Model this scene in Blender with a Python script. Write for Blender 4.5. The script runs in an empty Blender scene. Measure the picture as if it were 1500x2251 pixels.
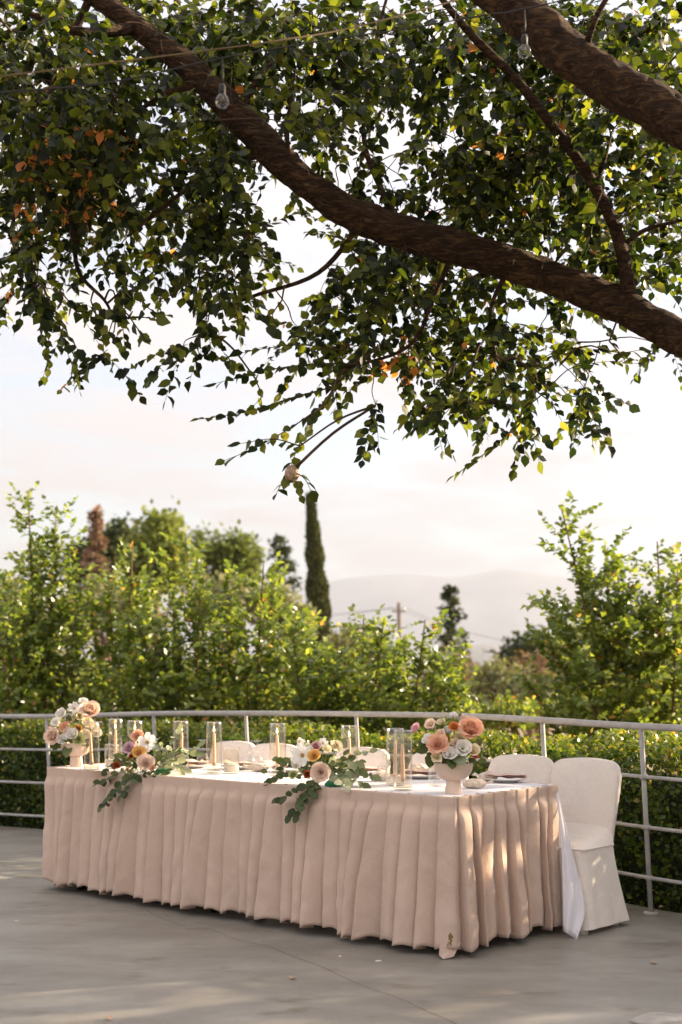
import bpy, math, random
import numpy as np
from mathutils import Vector, Matrix, noise

# ------------------------------------------------------------------ camera, sky, sun, exposure
SC = bpy.context.scene
COL = SC.collection
R = math.radians
F, CX, HY, CH = 2900.0, 750.0, 1480.0, 1.355          # focal length (px of the 1500 px photo), centre, horizon row, eye height
cam = bpy.data.cameras.new('camera')
camo = bpy.data.objects.new('camera', cam); COL.objects.link(camo)
camo.location = (0, 0, CH); camo.rotation_euler = (R(90), 0, 0)
cam.sensor_fit = 'VERTICAL'; cam.sensor_height = 36.0; cam.sensor_width = 24.0
cam.lens = F / 2251.0 * 36.0
cam.shift_y = (HY - 1125.5) / 2251.0
cam.clip_start = 0.05; cam.clip_end = 40000
cam.dof.use_dof = True; cam.dof.focus_distance = 6.9; cam.dof.aperture_fstop = 2.1
SC.camera = camo

SUN_EL, SUN_AZ = R(19.0), R(20.0)                       # azimuth measured from +X towards +Y
SUN_D = Vector((math.cos(SUN_EL) * math.cos(SUN_AZ), math.cos(SUN_EL) * math.sin(SUN_AZ), math.sin(SUN_EL)))
W = bpy.data.worlds.new('World'); SC.world = W; W.use_nodes = True
nt = W.node_tree; nt.nodes.clear()
def N(t, kind, **kw):
    n = t.nodes.new(kind)
    for k, v in kw.items():
        if k.startswith('i_'):
            n.inputs[k[2:].replace('_', ' ')].default_value = v
        else:
            setattr(n, k, v)
    return n
wo = N(nt, 'ShaderNodeOutputWorld'); bg = N(nt, 'ShaderNodeBackground')
sky = N(nt, 'ShaderNodeTexSky'); sky.sky_type = 'NISHITA'; sky.sun_disc = False
sky.sun_elevation = SUN_EL; sky.sun_rotation = R(90) - SUN_AZ
sky.air_density = 1.0; sky.dust_density = 0.7; sky.ozone_density = 1.0
tc = N(nt, 'ShaderNodeTexCoord'); sx = N(nt, 'ShaderNodeSeparateXYZ')
nt.links.new(tc.outputs['Generated'], sx.inputs[0])
ab = N(nt, 'ShaderNodeMath', operation='ABSOLUTE'); nt.links.new(sx.outputs['Z'], ab.inputs[0])
ad = N(nt, 'ShaderNodeMath', operation='ADD'); ad.inputs[1].default_value = 0.10; nt.links.new(ab.outputs[0], ad.inputs[0])
dx = N(nt, 'ShaderNodeMath', operation='DIVIDE'); nt.links.new(sx.outputs['X'], dx.inputs[0]); nt.links.new(ad.outputs[0], dx.inputs[1])
dy = N(nt, 'ShaderNodeMath', operation='DIVIDE'); nt.links.new(sx.outputs['Y'], dy.inputs[0]); nt.links.new(ad.outputs[0], dy.inputs[1])
cb = N(nt, 'ShaderNodeCombineXYZ'); nt.links.new(dx.outputs[0], cb.inputs[0]); nt.links.new(dy.outputs[0], cb.inputs[1])
n1 = N(nt, 'ShaderNodeTexNoise'); n1.inputs['Scale'].default_value = 1.5; n1.inputs['Detail'].default_value = 7; n1.inputs['Roughness'].default_value = .62; n1.inputs['Distortion'].default_value = .6
nt.links.new(cb.outputs[0], n1.inputs['Vector'])
rp = N(nt, 'ShaderNodeValToRGB'); rp.color_ramp.elements[0].position = .40; rp.color_ramp.elements[1].position = .62
rp.color_ramp.elements[0].color = (.38, .38, .38, 1); rp.color_ramp.elements[1].color = (.97, .97, .97, 1)
nt.links.new(n1.outputs['Fac'], rp.inputs[0])
mx = N(nt, 'ShaderNodeMix', data_type='RGBA')
# overcast part: luminance rises from horizon to zenith as 1 + 2 sin(elevation), the same all round
cz = N(nt, 'ShaderNodeMath', operation='MULTIPLY_ADD'); cz.inputs[1].default_value = 2.4; cz.inputs[2].default_value = 1.0; nt.links.new(ab.outputs[0], cz.inputs[0])
cc_ = N(nt, 'ShaderNodeVectorMath', operation='SCALE'); cc_.inputs[0].default_value = (2.28, 2.02, 1.9); nt.links.new(cz.outputs[0], cc_.inputs['Scale']); nt.links.new(cc_.outputs[0], mx.inputs['B'])
nt.links.new(rp.outputs[0], mx.inputs['Factor']); nt.links.new(sky.outputs[0], mx.inputs['A'])
nt.links.new(mx.outputs['Result'], bg.inputs['Color']); bg.inputs['Strength'].default_value = 0.058
nt.links.new(bg.outputs[0], wo.inputs['Surface'])

sl = bpy.data.lights.new('sun', 'SUN'); sl.energy = 4.7; sl.angle = R(0.6); sl.color = (1.0, .80, .56)
slo = bpy.data.objects.new('sun', sl); COL.objects.link(slo)
slo.rotation_euler = (-SUN_D).to_track_quat('-Z', 'Y').to_euler(); slo.location = (20, 10, 12)
SC.view_settings.view_transform = 'Standard'; SC.view_settings.look = 'None'
SC.view_settings.exposure = 2.48; SC.view_settings.gamma = 1.0; SC.view_settings.use_curve_mapping = False
SC.render.engine = 'CYCLES'
SC.cycles.use_denoising = True; SC.cycles.max_bounces = 9; SC.cycles.diffuse_bounces = 3; SC.cycles.glossy_bounces = 3
SC.cycles.transmission_bounces = 6; SC.cycles.transparent_max_bounces = 32; SC.cycles.volume_bounces = 2
SC.cycles.sample_clamp_indirect = 6; SC.cycles.caustics_reflective = False; SC.cycles.caustics_refractive = False

rng = np.random.default_rng(7); random.seed(7)
V = Vector

# ------------------------------------------------------------------ helpers
def pix(x, y, Z):                                       # photo pixel at depth Z -> world
    return np.array(((x - CX) * Z / F, Z, CH - (y - HY) * Z / F))
def tag(o, label=None, cat=None, group=None, kind=None):
    if label: o['label'] = label
    if cat: o['category'] = cat
    if group: o['group'] = group
    if kind: o['kind'] = kind
    return o
def empty(name, loc=(0, 0, 0), rz=0.0):
    o = bpy.data.objects.new(name, None); COL.objects.link(o)
    o.location = loc; o.rotation_euler = (0, 0, rz); o.empty_display_size = .1
    return o
def raw(name, verts, faces, mat, smooth=False, attr=None):
    me = bpy.data.meshes.new(name)
    verts = np.asarray(verts, dtype=np.float32)
    if isinstance(faces, np.ndarray):
        k = faces.shape[1]; nf = len(faces)
        me.vertices.add(len(verts)); me.vertices.foreach_set('co', verts.ravel())
        me.loops.add(nf * k); me.loops.foreach_set('vertex_index', faces.astype(np.int32).ravel())
        me.polygons.add(nf); me.polygons.foreach_set('loop_start', np.arange(0, nf * k, k, dtype=np.int32))
        me.update(calc_edges=True); me.validate()
    else:
        me.from_pydata([tuple(map(float, v)) for v in verts], [], [tuple(f) for f in faces]); me.update()
    if attr is not None:
        for an, av in attr.items():
            a = me.attributes.new(an, 'FLOAT', 'POINT'); a.data.foreach_set('value', np.asarray(av, dtype=np.float32))
    if smooth: me.polygons.foreach_set('use_smooth', np.ones(len(me.polygons), dtype=bool))
    if mat is not None: me.materials.append(mat)
    return me
def link(name, me, parent=None, loc=None):
    o = bpy.data.objects.new(name, me); COL.objects.link(o)
    if parent is not None: o.parent = parent
    if loc is not None: o.location = loc
    return o
class MB:
    """collects shapes that become ONE mesh object"""
    def __init__(s): s.v = []; s.f = []
    def add(s, v, f):
        b = len(s.v); s.v += [tuple(map(float, p)) for p in v]; s.f += [tuple(int(i) + b for i in q) for q in f]; return s
    def tube(s, path, rad, n=8, cap=True): v, f = tube(path, rad, n, cap); return s.add(v, f)
    def lathe(s, prof, n=32, c=(0, 0, 0)): v, f = lathe(prof, n, c); return s.add(v, f)
    def box(s, c, d, M=None):
        cx, cy, cz = c; a, b, h = d[0] / 2, d[1] / 2, d[2] / 2
        p = [(cx + i * a, cy + j * b, cz + k * h) for k in (-1, 1) for j in (-1, 1) for i in (-1, 1)]
        if M is not None: p = [tuple(M @ V(q)) for q in p]
        return s.add(p, [(0, 2, 3, 1), (4, 5, 7, 6), (0, 1, 5, 4), (2, 6, 7, 3), (0, 4, 6, 2), (1, 3, 7, 5)])
    def obj(s, name, mat, parent=None, smooth=True, loc=None): return link(name, raw(name, s.v, s.f, mat, smooth), parent, loc)
def tube(path, rad, n=8, cap=True):
    P = np.asarray(path, float); m = len(P); rad = np.broadcast_to(np.asarray(rad, float), (m,))
    T = np.gradient(P, axis=0); T /= np.linalg.norm(T, axis=1)[:, None] + 1e-12
    ref = np.array((0, 0, 1.)) if abs(T[0][2]) < .9 else np.array((1., 0, 0))
    u = np.cross(T[0], ref); u /= np.linalg.norm(u)
    out = []; a = np.arange(n) * 2 * math.pi / n
    for i in range(m):
        u = u - T[i] * np.dot(u, T[i]); u /= np.linalg.norm(u) + 1e-12
        w = np.cross(T[i], u)
        out.append(P[i] + rad[i] * (np.cos(a)[:, None] * u + np.sin(a)[:, None] * w))
    v = np.concatenate(out); f = []
    for i in range(m - 1):
        for j in range(n):
            f.append((i * n + j, i * n + (j + 1) % n, (i + 1) * n + (j + 1) % n, (i + 1) * n + j))
    if cap: f.append(tuple(range(n - 1, -1, -1))); f.append(tuple((m - 1) * n + j for j in range(n)))
    return v, f
def lathe(prof, n=32, c=(0, 0, 0)):
    v = []; f = []
    for r, z in prof:
        for j in range(n):
            a = 2 * math.pi * j / n; v.append((c[0] + r * math.cos(a), c[1] + r * math.sin(a), c[2] + z))
    for i in range(len(prof) - 1):
        for j in range(n):
            f.append((i * n + j, i * n + (j + 1) % n, (i + 1) * n + (j + 1) % n, (i + 1) * n + j))
    return v, f
def spline(pts, k=8):                                   # Catmull-Rom through points (any dimension)
    P = np.asarray(pts, float); P = np.vstack([2 * P[0] - P[1], P, 2 * P[-1] - P[-2]]); o = []
    for i in range(1, len(P) - 2):
        for t in np.linspace(0, 1, k, endpoint=False):
            a, b, c, d = P[i - 1], P[i], P[i + 1], P[i + 2]
            o.append(.5 * ((2 * b) + (-a + c) * t + (2 * a - 5 * b + 4 * c - d) * t * t + (-a + 3 * b - 3 * c + d) * t ** 3))
    o.append(P[-2]); return np.array(o)
def unit(a): return a / (np.linalg.norm(a, axis=-1, keepdims=True) + 1e-9)
def rdir(n): return unit(rng.normal(size=(n, 3)))

# leaf templates: x across, y along, z up
LEAF8 = (np.array([(0, 0, 0), (0, .36, .0), (0, .70, -.02), (0, 1, -.10), (-.32, .24, .06), (-.35, .56, .05), (.32, .24, .06), (.35, .56, .05)]),
         np.array([(0, 1, 4), (1, 5, 4), (1, 2, 5), (2, 3, 5), (0, 6, 1), (1, 6, 7), (1, 7, 2), (2, 7, 3)]))
LEAF4 = (np.array([(0, 0, 0), (-.36, .42, .06), (0, 1, -.06), (.36, .42, .06), (0, .5, -.02)]),
         np.array([(0, 4, 1), (4, 2, 1), (0, 3, 4), (4, 3, 2)]))
ROUND = (np.array([(0, 0, 0), (0, .4, -.02), (0, .75, -.03), (0, 1, -.08), (-.23, .16, .03), (-.36, .46, .05), (-.24, .82, .0), (.23, .16, .03), (.36, .46, .05), (.24, .82, .0)]),
         np.array([(0, 1, 4), (1, 5, 4), (1, 2, 5), (2, 6, 5), (2, 3, 6), (0, 7, 1), (1, 7, 8), (1, 8, 2), (2, 8, 9), (2, 9, 3)]))
def leaf_arrays(tmpl, pos, axis, nrm, size, tint):
    tv, tf = tmpl; axis = unit(axis); side = unit(np.cross(axis, nrm)); nrm = np.cross(side, axis)
    curl = np.random.default_rng(len(pos)).uniform(-.6, 3.0, len(pos))[:, None, None]
    v = pos[:, None, :] + size[:, None, None] * (tv[None, :, 0, None] * side[:, None, :] + tv[None, :, 1, None] * axis[:, None, :] + curl * tv[None, :, 2, None] * nrm[:, None, :])
    f = tf[None] + (np.arange(len(pos)) * len(tv))[:, None, None]
    return v.reshape(-1, 3), f.reshape(-1, tf.shape[1]), np.repeat(tint, len(tv))
def foliage(name, tmpl, L, mat, parent, stuff=True):
    v, f, t = leaf_arrays(tmpl, *L)
    o = link(name, raw(name, v, f, mat, False, {'tint': t}), parent)
    if stuff: o['kind'] = 'stuff'
    return o
def cat_leaves(ls): return [np.concatenate([l[i] for l in ls]) for i in range(5)]
LEAFVAR = {}
def leaf_objects(L, idx, tmpl, mat, parent, key):
    """single leaves as objects of their own, sharing a few meshes"""
    pos, axis, nrm, size, tint = L
    for i in idx:
        q = round(float(tint[i]) * 8) / 8; k = (key, q)
        if k not in LEAFVAR: LEAFVAR[k] = raw('leaf', tmpl[0], tmpl[1], mat, False, {'tint': np.full(len(tmpl[0]), q)})
        a = unit(axis[i]); s = unit(np.cross(a, nrm[i])); n = np.cross(s, a)
        o = link('leaf', LEAFVAR[k], parent)
        M = Matrix(((s[0], a[0], n[0]), (s[1], a[1], n[1]), (s[2], a[2], n[2]))).to_4x4()
        o.matrix_local = Matrix.Translation(V(pos[i])) @ M @ Matrix.Scale(float(size[i]), 4)

# ------------------------------------------------------------------ materials
def new_mat(name):
    m = bpy.data.materials.new(name); m.use_nodes = True; t = m.node_tree; t.nodes.clear()
    return m, t, N(t, 'ShaderNodeOutputMaterial')
def ramp(t, stops):
    r = N(t, 'ShaderNodeValToRGB'); e = r.color_ramp.elements
    while len(e) < len(stops): e.new(.5)
    for i, (p, c) in enumerate(stops): e[i].position = p; e[i].color = (*c, 1)
    return r
def simple(name, c, rough=.6, spec=.4, var=.12, scale=6, bump=0., bscale=60, stretch=(1, 1, 1), metal=0., sheen=0., sss=0.):
    m, t, o = new_mat(name); p = N(t, 'ShaderNodeBsdfPrincipled')
    p.inputs['Roughness'].default_value = rough; p.inputs['Specular IOR Level'].default_value = spec; p.inputs['Metallic'].default_value = metal
    if sheen: p.inputs['Sheen Weight'].default_value = sheen
    if sss: p.inputs['Subsurface Weight'].default_value = sss; p.inputs['Subsurface Radius'].default_value = (.02, .012, .008)
    co = N(t, 'ShaderNodeTexCoord'); mp = N(t, 'ShaderNodeMapping'); mp.inputs['Scale'].default_value = stretch
    t.links.new(co.outputs['Object'], mp.inputs[0])
    n = N(t, 'ShaderNodeTexNoise'); n.inputs['Scale'].default_value = scale; n.inputs['Detail'].default_value = 5
    t.links.new(mp.outputs[0], n.inputs['Vector'])
    r = ramp(t, [(.3, tuple(x * (1 - var) for x in c)), (.7, tuple(min(1, x * (1 + var)) for x in c))])
    t.links.new(n.outputs['Fac'], r.inputs[0]); t.links.new(r.outputs[0], p.inputs['Base Color'])
    if bump:
        b = N(t, 'ShaderNodeBump'); b.inputs['Strength'].default_value = bump; b.inputs['Distance'].default_value = .004
        n2 = N(t, 'ShaderNodeTexNoise'); n2.inputs['Scale'].default_value = bscale; n2.inputs['Detail'].default_value = 6
        t.links.new(mp.outputs[0], n2.inputs['Vector']); t.links.new(n2.outputs['Fac'], b.inputs['Height']); t.links.new(b.outputs[0], p.inputs['Normal'])
    t.links.new(p.outputs[0], o.inputs[0]); return m
def leafmat(name, stops, trans=.4, rough=.42, tboost=1.5, spec=.35):
    m, t, o = new_mat(name); a = N(t, 'ShaderNodeAttribute'); a.attribute_name = 'tint'
    r = ramp(t, stops); t.links.new(a.outputs['Fac'], r.inputs[0])
    p = N(t, 'ShaderNodeBsdfPrincipled'); p.inputs['Roughness'].default_value = rough; p.inputs['Specular IOR Level'].default_value = spec
    t.links.new(r.outputs[0], p.inputs['Base Color'])
    tr = N(t, 'ShaderNodeBsdfTranslucent'); mu = N(t, 'ShaderNodeMix', data_type='RGBA', blend_type='MULTIPLY'); mu.inputs['Factor'].default_value = 1
    mu.inputs['B'].default_value = (tboost * 1.05, tboost, tboost * .45, 1); mu.clamp_result = False
    t.links.new(r.outputs[0], mu.inputs['A']); t.links.new(mu.outputs['Result'], tr.inputs['Color'])
    ms = N(t, 'ShaderNodeMixShader'); ms.inputs[0].default_value = trans
    t.links.new(p.outputs[0], ms.inputs[1]); t.links.new(tr.outputs[0], ms.inputs[2]); t.links.new(ms.outputs[0], o.inputs[0])
    return m
def petalmat(name, c, c2=None, trans=.3):
    m, t, o = new_mat(name); c2 = c2 or c
    co = N(t, 'ShaderNodeTexCoord'); n = N(t, 'ShaderNodeTexNoise'); n.inputs['Scale'].default_value = 45; t.links.new(co.outputs['Object'], n.inputs['Vector'])
    r = ramp(t, [(.3, c2), (.65, c)]); t.links.new(n.outputs['Fac'], r.inputs[0])
    p = N(t, 'ShaderNodeBsdfPrincipled'); p.inputs['Roughness'].default_value = .6; p.inputs['Specular IOR Level'].default_value = .2; t.links.new(r.outputs[0], p.inputs['Base Color'])
    tr = N(t, 'ShaderNodeBsdfTranslucent'); t.links.new(r.outputs[0], tr.inputs['Color'])
    ms = N(t, 'ShaderNodeMixShader'); ms.inputs[0].default_value = trans
    t.links.new(p.outputs[0], ms.inputs[1]); t.links.new(tr.outputs[0], ms.inputs[2]); t.links.new(ms.outputs[0], o.inputs[0]); return m
def glassmat(name, tint=(.985, .985, .98), ripple=.12, rs=35):
    m, t, o = new_mat(name); fr = N(t, 'ShaderNodeFresnel'); ge = N(t, 'ShaderNodeNewGeometry'); io = N(t, 'ShaderNodeMapRange'); io.inputs['To Min'].default_value = 1.62; io.inputs['To Max'].default_value = 1 / 1.62; t.links.new(ge.outputs['Backfacing'], io.inputs['Value']); t.links.new(io.outputs[0], fr.inputs['IOR'])
    tp = N(t, 'ShaderNodeBsdfTransparent'); tp.inputs['Color'].default_value = (*tint, 1)
    gl = N(t, 'ShaderNodeBsdfGlossy'); gl.inputs['Roughness'].default_value = .04
    co = N(t, 'ShaderNodeTexCoord'); n = N(t, 'ShaderNodeTexNoise'); n.inputs['Scale'].default_value = rs
    mp = N(t, 'ShaderNodeMapping'); mp.inputs['Scale'].default_value = (1, 1, .35); t.links.new(co.outputs['Object'], mp.inputs[0]); t.links.new(mp.outputs[0], n.inputs['Vector'])
    b = N(t, 'ShaderNodeBump'); b.inputs['Strength'].default_value = ripple; b.inputs['Distance'].default_value = .01
    t.links.new(n.outputs['Fac'], b.inputs['Height']); t.links.new(b.outputs[0], gl.inputs['Normal']); t.links.new(b.outputs[0], fr.inputs['Normal'])
    ms = N(t, 'ShaderNodeMixShader'); t.links.new(fr.outputs[0], ms.inputs[0]); t.links.new(tp.outputs[0], ms.inputs[1]); t.links.new(gl.outputs[0], ms.inputs[2])
    t.links.new(ms.outputs[0], o.inputs[0]); return m
def fabric(name, c, weave=900, wr=.35, wscale=9, stain=False, var=.07):
    m, t, o = new_mat(name); p = N(t, 'ShaderNodeBsdfPrincipled'); p.inputs['Roughness'].default_value = .88; p.inputs['Specular IOR Level'].default_value = .12; p.inputs['Sheen Weight'].default_value = .15
    co = N(t, 'ShaderNodeTexCoord')
    n = N(t, 'ShaderNodeTexNoise'); n.inputs['Scale'].default_value = 3.0; n.inputs['Detail'].default_value = 8; n.inputs['Roughness'].default_value = .7; t.links.new(co.outputs['Object'], n.inputs['Vector'])
    r = ramp(t, [(.3, tuple(x * (1 - var) for x in c)), (.7, tuple(min(1, x * (1 + var)) for x in c))]); t.links.new(n.outputs['Fac'], r.inputs[0])
    w = N(t, 'ShaderNodeTexNoise'); w.inputs['Scale'].default_value = weave * .45; w.inputs['Detail'].default_value = 2; t.links.new(co.outputs['Object'], w.inputs['Vector'])
    wrp = ramp(t, [(.3, (.84, .84, .84)), (.7, (1.1, 1.1, 1.1))]); t.links.new(w.outputs['Fac'], wrp.inputs[0])
    mu = N(t, 'ShaderNodeMix', data_type='RGBA', blend_type='MULTIPLY'); mu.inputs['Factor'].default_value = 1; t.links.new(r.outputs[0], mu.inputs['A']); t.links.new(wrp.outputs[0], mu.inputs['B'])
    last = mu.outputs['Result']
    if stain:                                            # ochre stain near the hem of the corner pleat, its own shape
        au = N(t, 'ShaderNodeAttribute'); au.attribute_name = 'stain'
        ns = N(t, 'ShaderNodeTexNoise'); ns.inputs['Scale'].default_value = 90; t.links.new(co.outputs['Object'], ns.inputs['Vector'])
        mm = N(t, 'ShaderNodeMath', operation='MULTIPLY_ADD'); mm.inputs[1].default_value = .8; t.links.new(ns.outputs['Fac'], mm.inputs[0]); t.links.new(au.outputs['Fac'], mm.inputs[2])
        rs = ramp(t, [(.98, (0, 0, 0)), (1.0, (1, 1, 1))]); sb = N(t, 'ShaderNodeMath', operation='SUBTRACT'); sb.inputs[1].default_value = 0.05
        t.links.new(mm.outputs[0], sb.inputs[0]); t.links.new(sb.outputs[0], rs.inputs[0])
        ms = N(t, 'ShaderNodeMix', data_type='RGBA'); ms.inputs['B'].default_value = (.26, .17, .06, 1); t.links.new(rs.outputs[0], ms.inputs['Factor']); t.links.new(last, ms.inputs['A']); last = ms.outputs['Result']
    t.links.new(last, p.inputs['Base Color'])
    n2 = N(t, 'ShaderNodeTexNoise'); n2.inputs['Scale'].default_value = wscale; n2.inputs['Detail'].default_value = 5; n2.inputs['Roughness'].default_value = .55; n2.inputs['Distortion'].default_value = .8; t.links.new(co.outputs['Object'], n2.inputs['Vector'])
    b = N(t, 'ShaderNodeBump'); b.inputs['Strength'].default_value = wr; b.inputs['Distance'].default_value = .03; t.links.new(n2.outputs['Fac'], b.inputs['Height'])
    b2 = N(t, 'ShaderNodeBump'); b2.inputs['Strength'].default_value = .25; b2.inputs['Distance'].default_value = .001; t.links.new(w.outputs['Fac'], b2.inputs['Height']); t.links.new(b.outputs[0], b2.inputs['Normal'])
    t.links.new(b2.outputs[0], p.inputs['Normal'])
    tr = N(t, 'ShaderNodeBsdfTranslucent'); t.links.new(last, tr.inputs['Color']); mx2 = N(t, 'ShaderNodeMixShader'); mx2.inputs[0].default_value = .12
    t.links.new(p.outputs[0], mx2.inputs[1]); t.links.new(tr.outputs[0], mx2.inputs[2]); t.links.new(mx2.outputs[0], o.inputs[0]); return m
def concrete():
    m, t, o = new_mat('terrace_concrete'); p = N(t, 'ShaderNodeBsdfPrincipled')
    co = N(t, 'ShaderNodeTexCoord'); mp = N(t, 'ShaderNodeMapping'); mp.inputs['Rotation'].default_value = (0, 0, .25); mp.inputs['Scale'].default_value = (.7, 1.15, 1); t.links.new(co.outputs['Object'], mp.inputs[0])
    a = N(t, 'ShaderNodeTexNoise'); a.inputs['Scale'].default_value = 1.7; a.inputs['Detail'].default_value = 10; a.inputs['Roughness'].default_value = .66; a.inputs['Distortion'].default_value = .25; t.links.new(mp.outputs[0], a.inputs['Vector'])
    r = ramp(t, [(.28, (.19, .17, .138)), (.5, (.26, .242, .207)), (.72, (.36, .34, .30))]); t.links.new(a.outputs['Fac'], r.inputs[0])
    g = N(t, 'ShaderNodeTexNoise'); g.inputs['Scale'].default_value = 260; g.inputs['Detail'].default_value = 3; t.links.new(co.outputs['Object'], g.inputs['Vector'])
    gr = ramp(t, [(.3, (.6, .6, .6)), (.7, (1.3, 1.3, 1.3))]); t.links.new(g.outputs['Fac'], gr.inputs[0])
    mu = N(t, 'ShaderNodeMix', data_type='RGBA', blend_type='MULTIPLY'); mu.inputs['Factor'].default_value = 1; t.links.new(r.outputs[0], mu.inputs['A']); t.links.new(gr.outputs[0], mu.inputs['B'])
    sn = N(t, 'ShaderNodeTexNoise'); sn.inputs['Scale'].default_value = 4.5; sn.inputs['Detail'].default_value = 6; t.links.new(mp.outputs[0], sn.inputs['Vector'])
    sr = ramp(t, [(.60, (1, 1, 1)), (.72, (.66, .60, .50))]); t.links.new(sn.outputs['Fac'], sr.inputs[0])
    mu2 = N(t, 'ShaderNodeMix', data_type='RGBA', blend_type='MULTIPLY'); mu2.inputs['Factor'].default_value = 1; t.links.new(mu.outputs['Result'], mu2.inputs['A']); t.links.new(sr.outputs[0], mu2.inputs['B'])
    t.links.new(mu2.outputs['Result'], p.inputs['Base Color'])
    rr = ramp(t, [(.3, (.55, .55, .55)), (.7, (.34, .34, .34))]); t.links.new(a.outputs['Fac'], rr.inputs[0]); t.links.new(rr.outputs[0], p.inputs['Roughness']); p.inputs['Specular IOR Level'].default_value = .45
    b = N(t, 'ShaderNodeBump'); b.inputs['Strength'].default_value = .35; b.inputs['Distance'].default_value = .002; t.links.new(g.outputs['Fac'], b.inputs['Height'])
    b2 = N(t, 'ShaderNodeBump'); b2.inputs['Strength'].default_value = .25; b2.inputs['Distance'].default_value = .01; t.links.new(a.outputs['Fac'], b2.inputs['Height']); t.links.new(b.outputs[0], b2.inputs['Normal']); t.links.new(b2.outputs[0], p.inputs['Normal'])
    t.links.new(p.outputs[0], o.inputs[0]); return m
def barkmat(name, c1, c2, c3, s=9):
    m, t, o = new_mat(name); p = N(t, 'ShaderNodeBsdfPrincipled'); p.inputs['Roughness'].default_value = .85; p.inputs['Specular IOR Level'].default_value = .2
    co = N(t, 'ShaderNodeTexCoord'); mp = N(t, 'ShaderNodeMapping'); mp.inputs['Rotation'].default_value = (0, R(33), 0); mp.inputs['Scale'].default_value = (.8, 3.2, 4.2); t.links.new(co.outputs['Object'], mp.inputs[0])
    a = N(t, 'ShaderNodeTexNoise'); a.inputs['Scale'].default_value = s; a.inputs['Detail'].default_value = 8; a.inputs['Roughness'].default_value = .7; a.inputs['Distortion'].default_value = 1.2; t.links.new(mp.outputs[0], a.inputs['Vector'])
    r = ramp(t, [(.3, c1), (.5, c2), (.72, c3)]); t.links.new(a.outputs['Fac'], r.inputs[0]); t.links.new(r.outputs[0], p.inputs['Base Color'])
    b = N(t, 'ShaderNodeBump'); b.inputs['Strength'].default_value = 1.0; b.inputs['Distance'].default_value = .07; t.links.new(a.outputs['Fac'], b.inputs['Height']); t.links.new(b.outputs[0], p.inputs['Normal'])
    t.links.new(p.outputs[0], o.inputs[0]); return m

M = {}
M['concrete'] = concrete()
M['crack'] = simple('crack_dirt', (.07, .062, .055), .9)
M['linen'] = fabric('linen_skirt', (.69, .52, .415), stain=True, wr=.2, wscale=11)
M['white_cloth'] = fabric('white_tablecloth', (.86, .83, .86), wr=.2, wscale=7, var=.03)
M['chair_cloth'] = fabric('chair_cover_cotton', (.93, .84, .75), wr=.6, wscale=5, var=.04)
M['rail'] = simple('rail_paint', (.40, .385, .365), .5, .4, .15, 14, .1, 90)
M['bark'] = barkmat('tree_bark', (.006, .004, .003), (.062, .033, .016), (.26, .145, .065), 9)
M['twig'] = simple('twig_bark', (.07, .042, .026), .8, .2, .3, 12)
M['stem'] = simple('sapling_bark', (.16, .095, .06), .75, .25, .3, 9)
GREEN = [(0, (.004, .008, .002)), (.45, (.016, .029, .004)), (.80, (.11, .135, .016)), (.93, (.24, .21, .04)), (1, (.46, .17, .05))]
M['leaf'] = leafmat('elm_leaf', GREEN, .48, .40, 2.2)
M['sapling_leaf'] = leafmat('sapling_leaf', [(0, (.045, .075, .014)), (.5, (.125, .18, .034)), (.85, (.27, .31, .075)), (1, (.50, .28, .07))], .42, .36, 1.9, .5)
M['hedge_leaf'] = leafmat('hedge_leaf', [(0, (.02, .042, .008)), (.5, (.07, .115, .014)), (.85, (.20, .24, .03)), (1, (.40, .30, .08))], .36, .33, 1.7, .5)
M['hedge_core'] = simple('hedge_twigs', (.022, .026, .012), .95, .1, .4, 30)
M['pine'] = leafmat('pine_needles', [(0, (.08, .11, .035)), (.6, (.20, .25, .07)), (1, (.36, .36, .11))], .35, .7, 1.3, .1)
M['dark_fir'] = leafmat('fir_needles', [(0, (.03, .045, .024)), (1, (.10, .125, .055))], .15, .7, 1.2, .1)
M['cypress'] = leafmat('cypress_needles', [(0, (.035, .05, .02)), (1, (.13, .14, .05))], .15, .7, 1.2, .1)
M['dead'] = leafmat('dead_needles', [(0, (.24, .16, .12)), (1, (.42, .30, .235))], .2, .8, 1.1, .1)
M['olive'] = leafmat('olive_leaf', [(0, (.13, .15, .07)), (1, (.32, .32, .18))], .25, .6, 1.2, .2)
M['dry'] = leafmat('dry_scrub', [(0, (.16, .105, .065)), (1, (.34, .24, .16))], .2, .8, 1.1, .1)
M['euc'] = leafmat('eucalyptus_leaf', [(0, (.035, .06, .016)), (.5, (.12, .155, .06)), (.8, (.27, .31, .19)), (1, (.46, .47, .35))], .25, .45, 1.1, .35)
M['green_stem'] = simple('green_stem', (.12, .17, .05), .6)
M['ceramic'] = simple('blush_ceramic', (.74, .58, .47), .62, .3, .05, 9, .05, 140)
M['glass'] = glassmat('cylinder_glass', (.985, .965, .925), ripple=.3, rs=30)
M['clear'] = glassmat('clear_glass', ripple=.0)
M['candle'] = simple('peach_wax', (.90, .60, .42), .5, .4, .03, 5, sss=.25)
M['wax'] = simple('white_wax', (.82, .78, .72), .5, .4, .03, 5, sss=.3)
M['black'] = simple('black_plastic', (.012, .012, .012), .5)
M['plate'] = simple('white_china', (.78, .75, .71), .2, .5, .02, 5)
M['napkin'] = fabric('blush_napkin', (.74, .52, .44), wr=.3, wscale=20, var=.04)
M['pouch'] = simple('cream_pouch', (.72, .60, .48), .5, .4, .18, 55, .7, 70)
M['steel'] = simple('cutlery_steel', (.6, .58, .55), .25, .5, .05, 8, metal=1.0)
M['foam'] = simple('green_foam', (.02, .22, .09), .6)
M['cable'] = simple('light_cable', (.14, .09, .03), .6)
M['dark_cable'] = simple('black_cable', (.015, .014, .013), .6)
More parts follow.
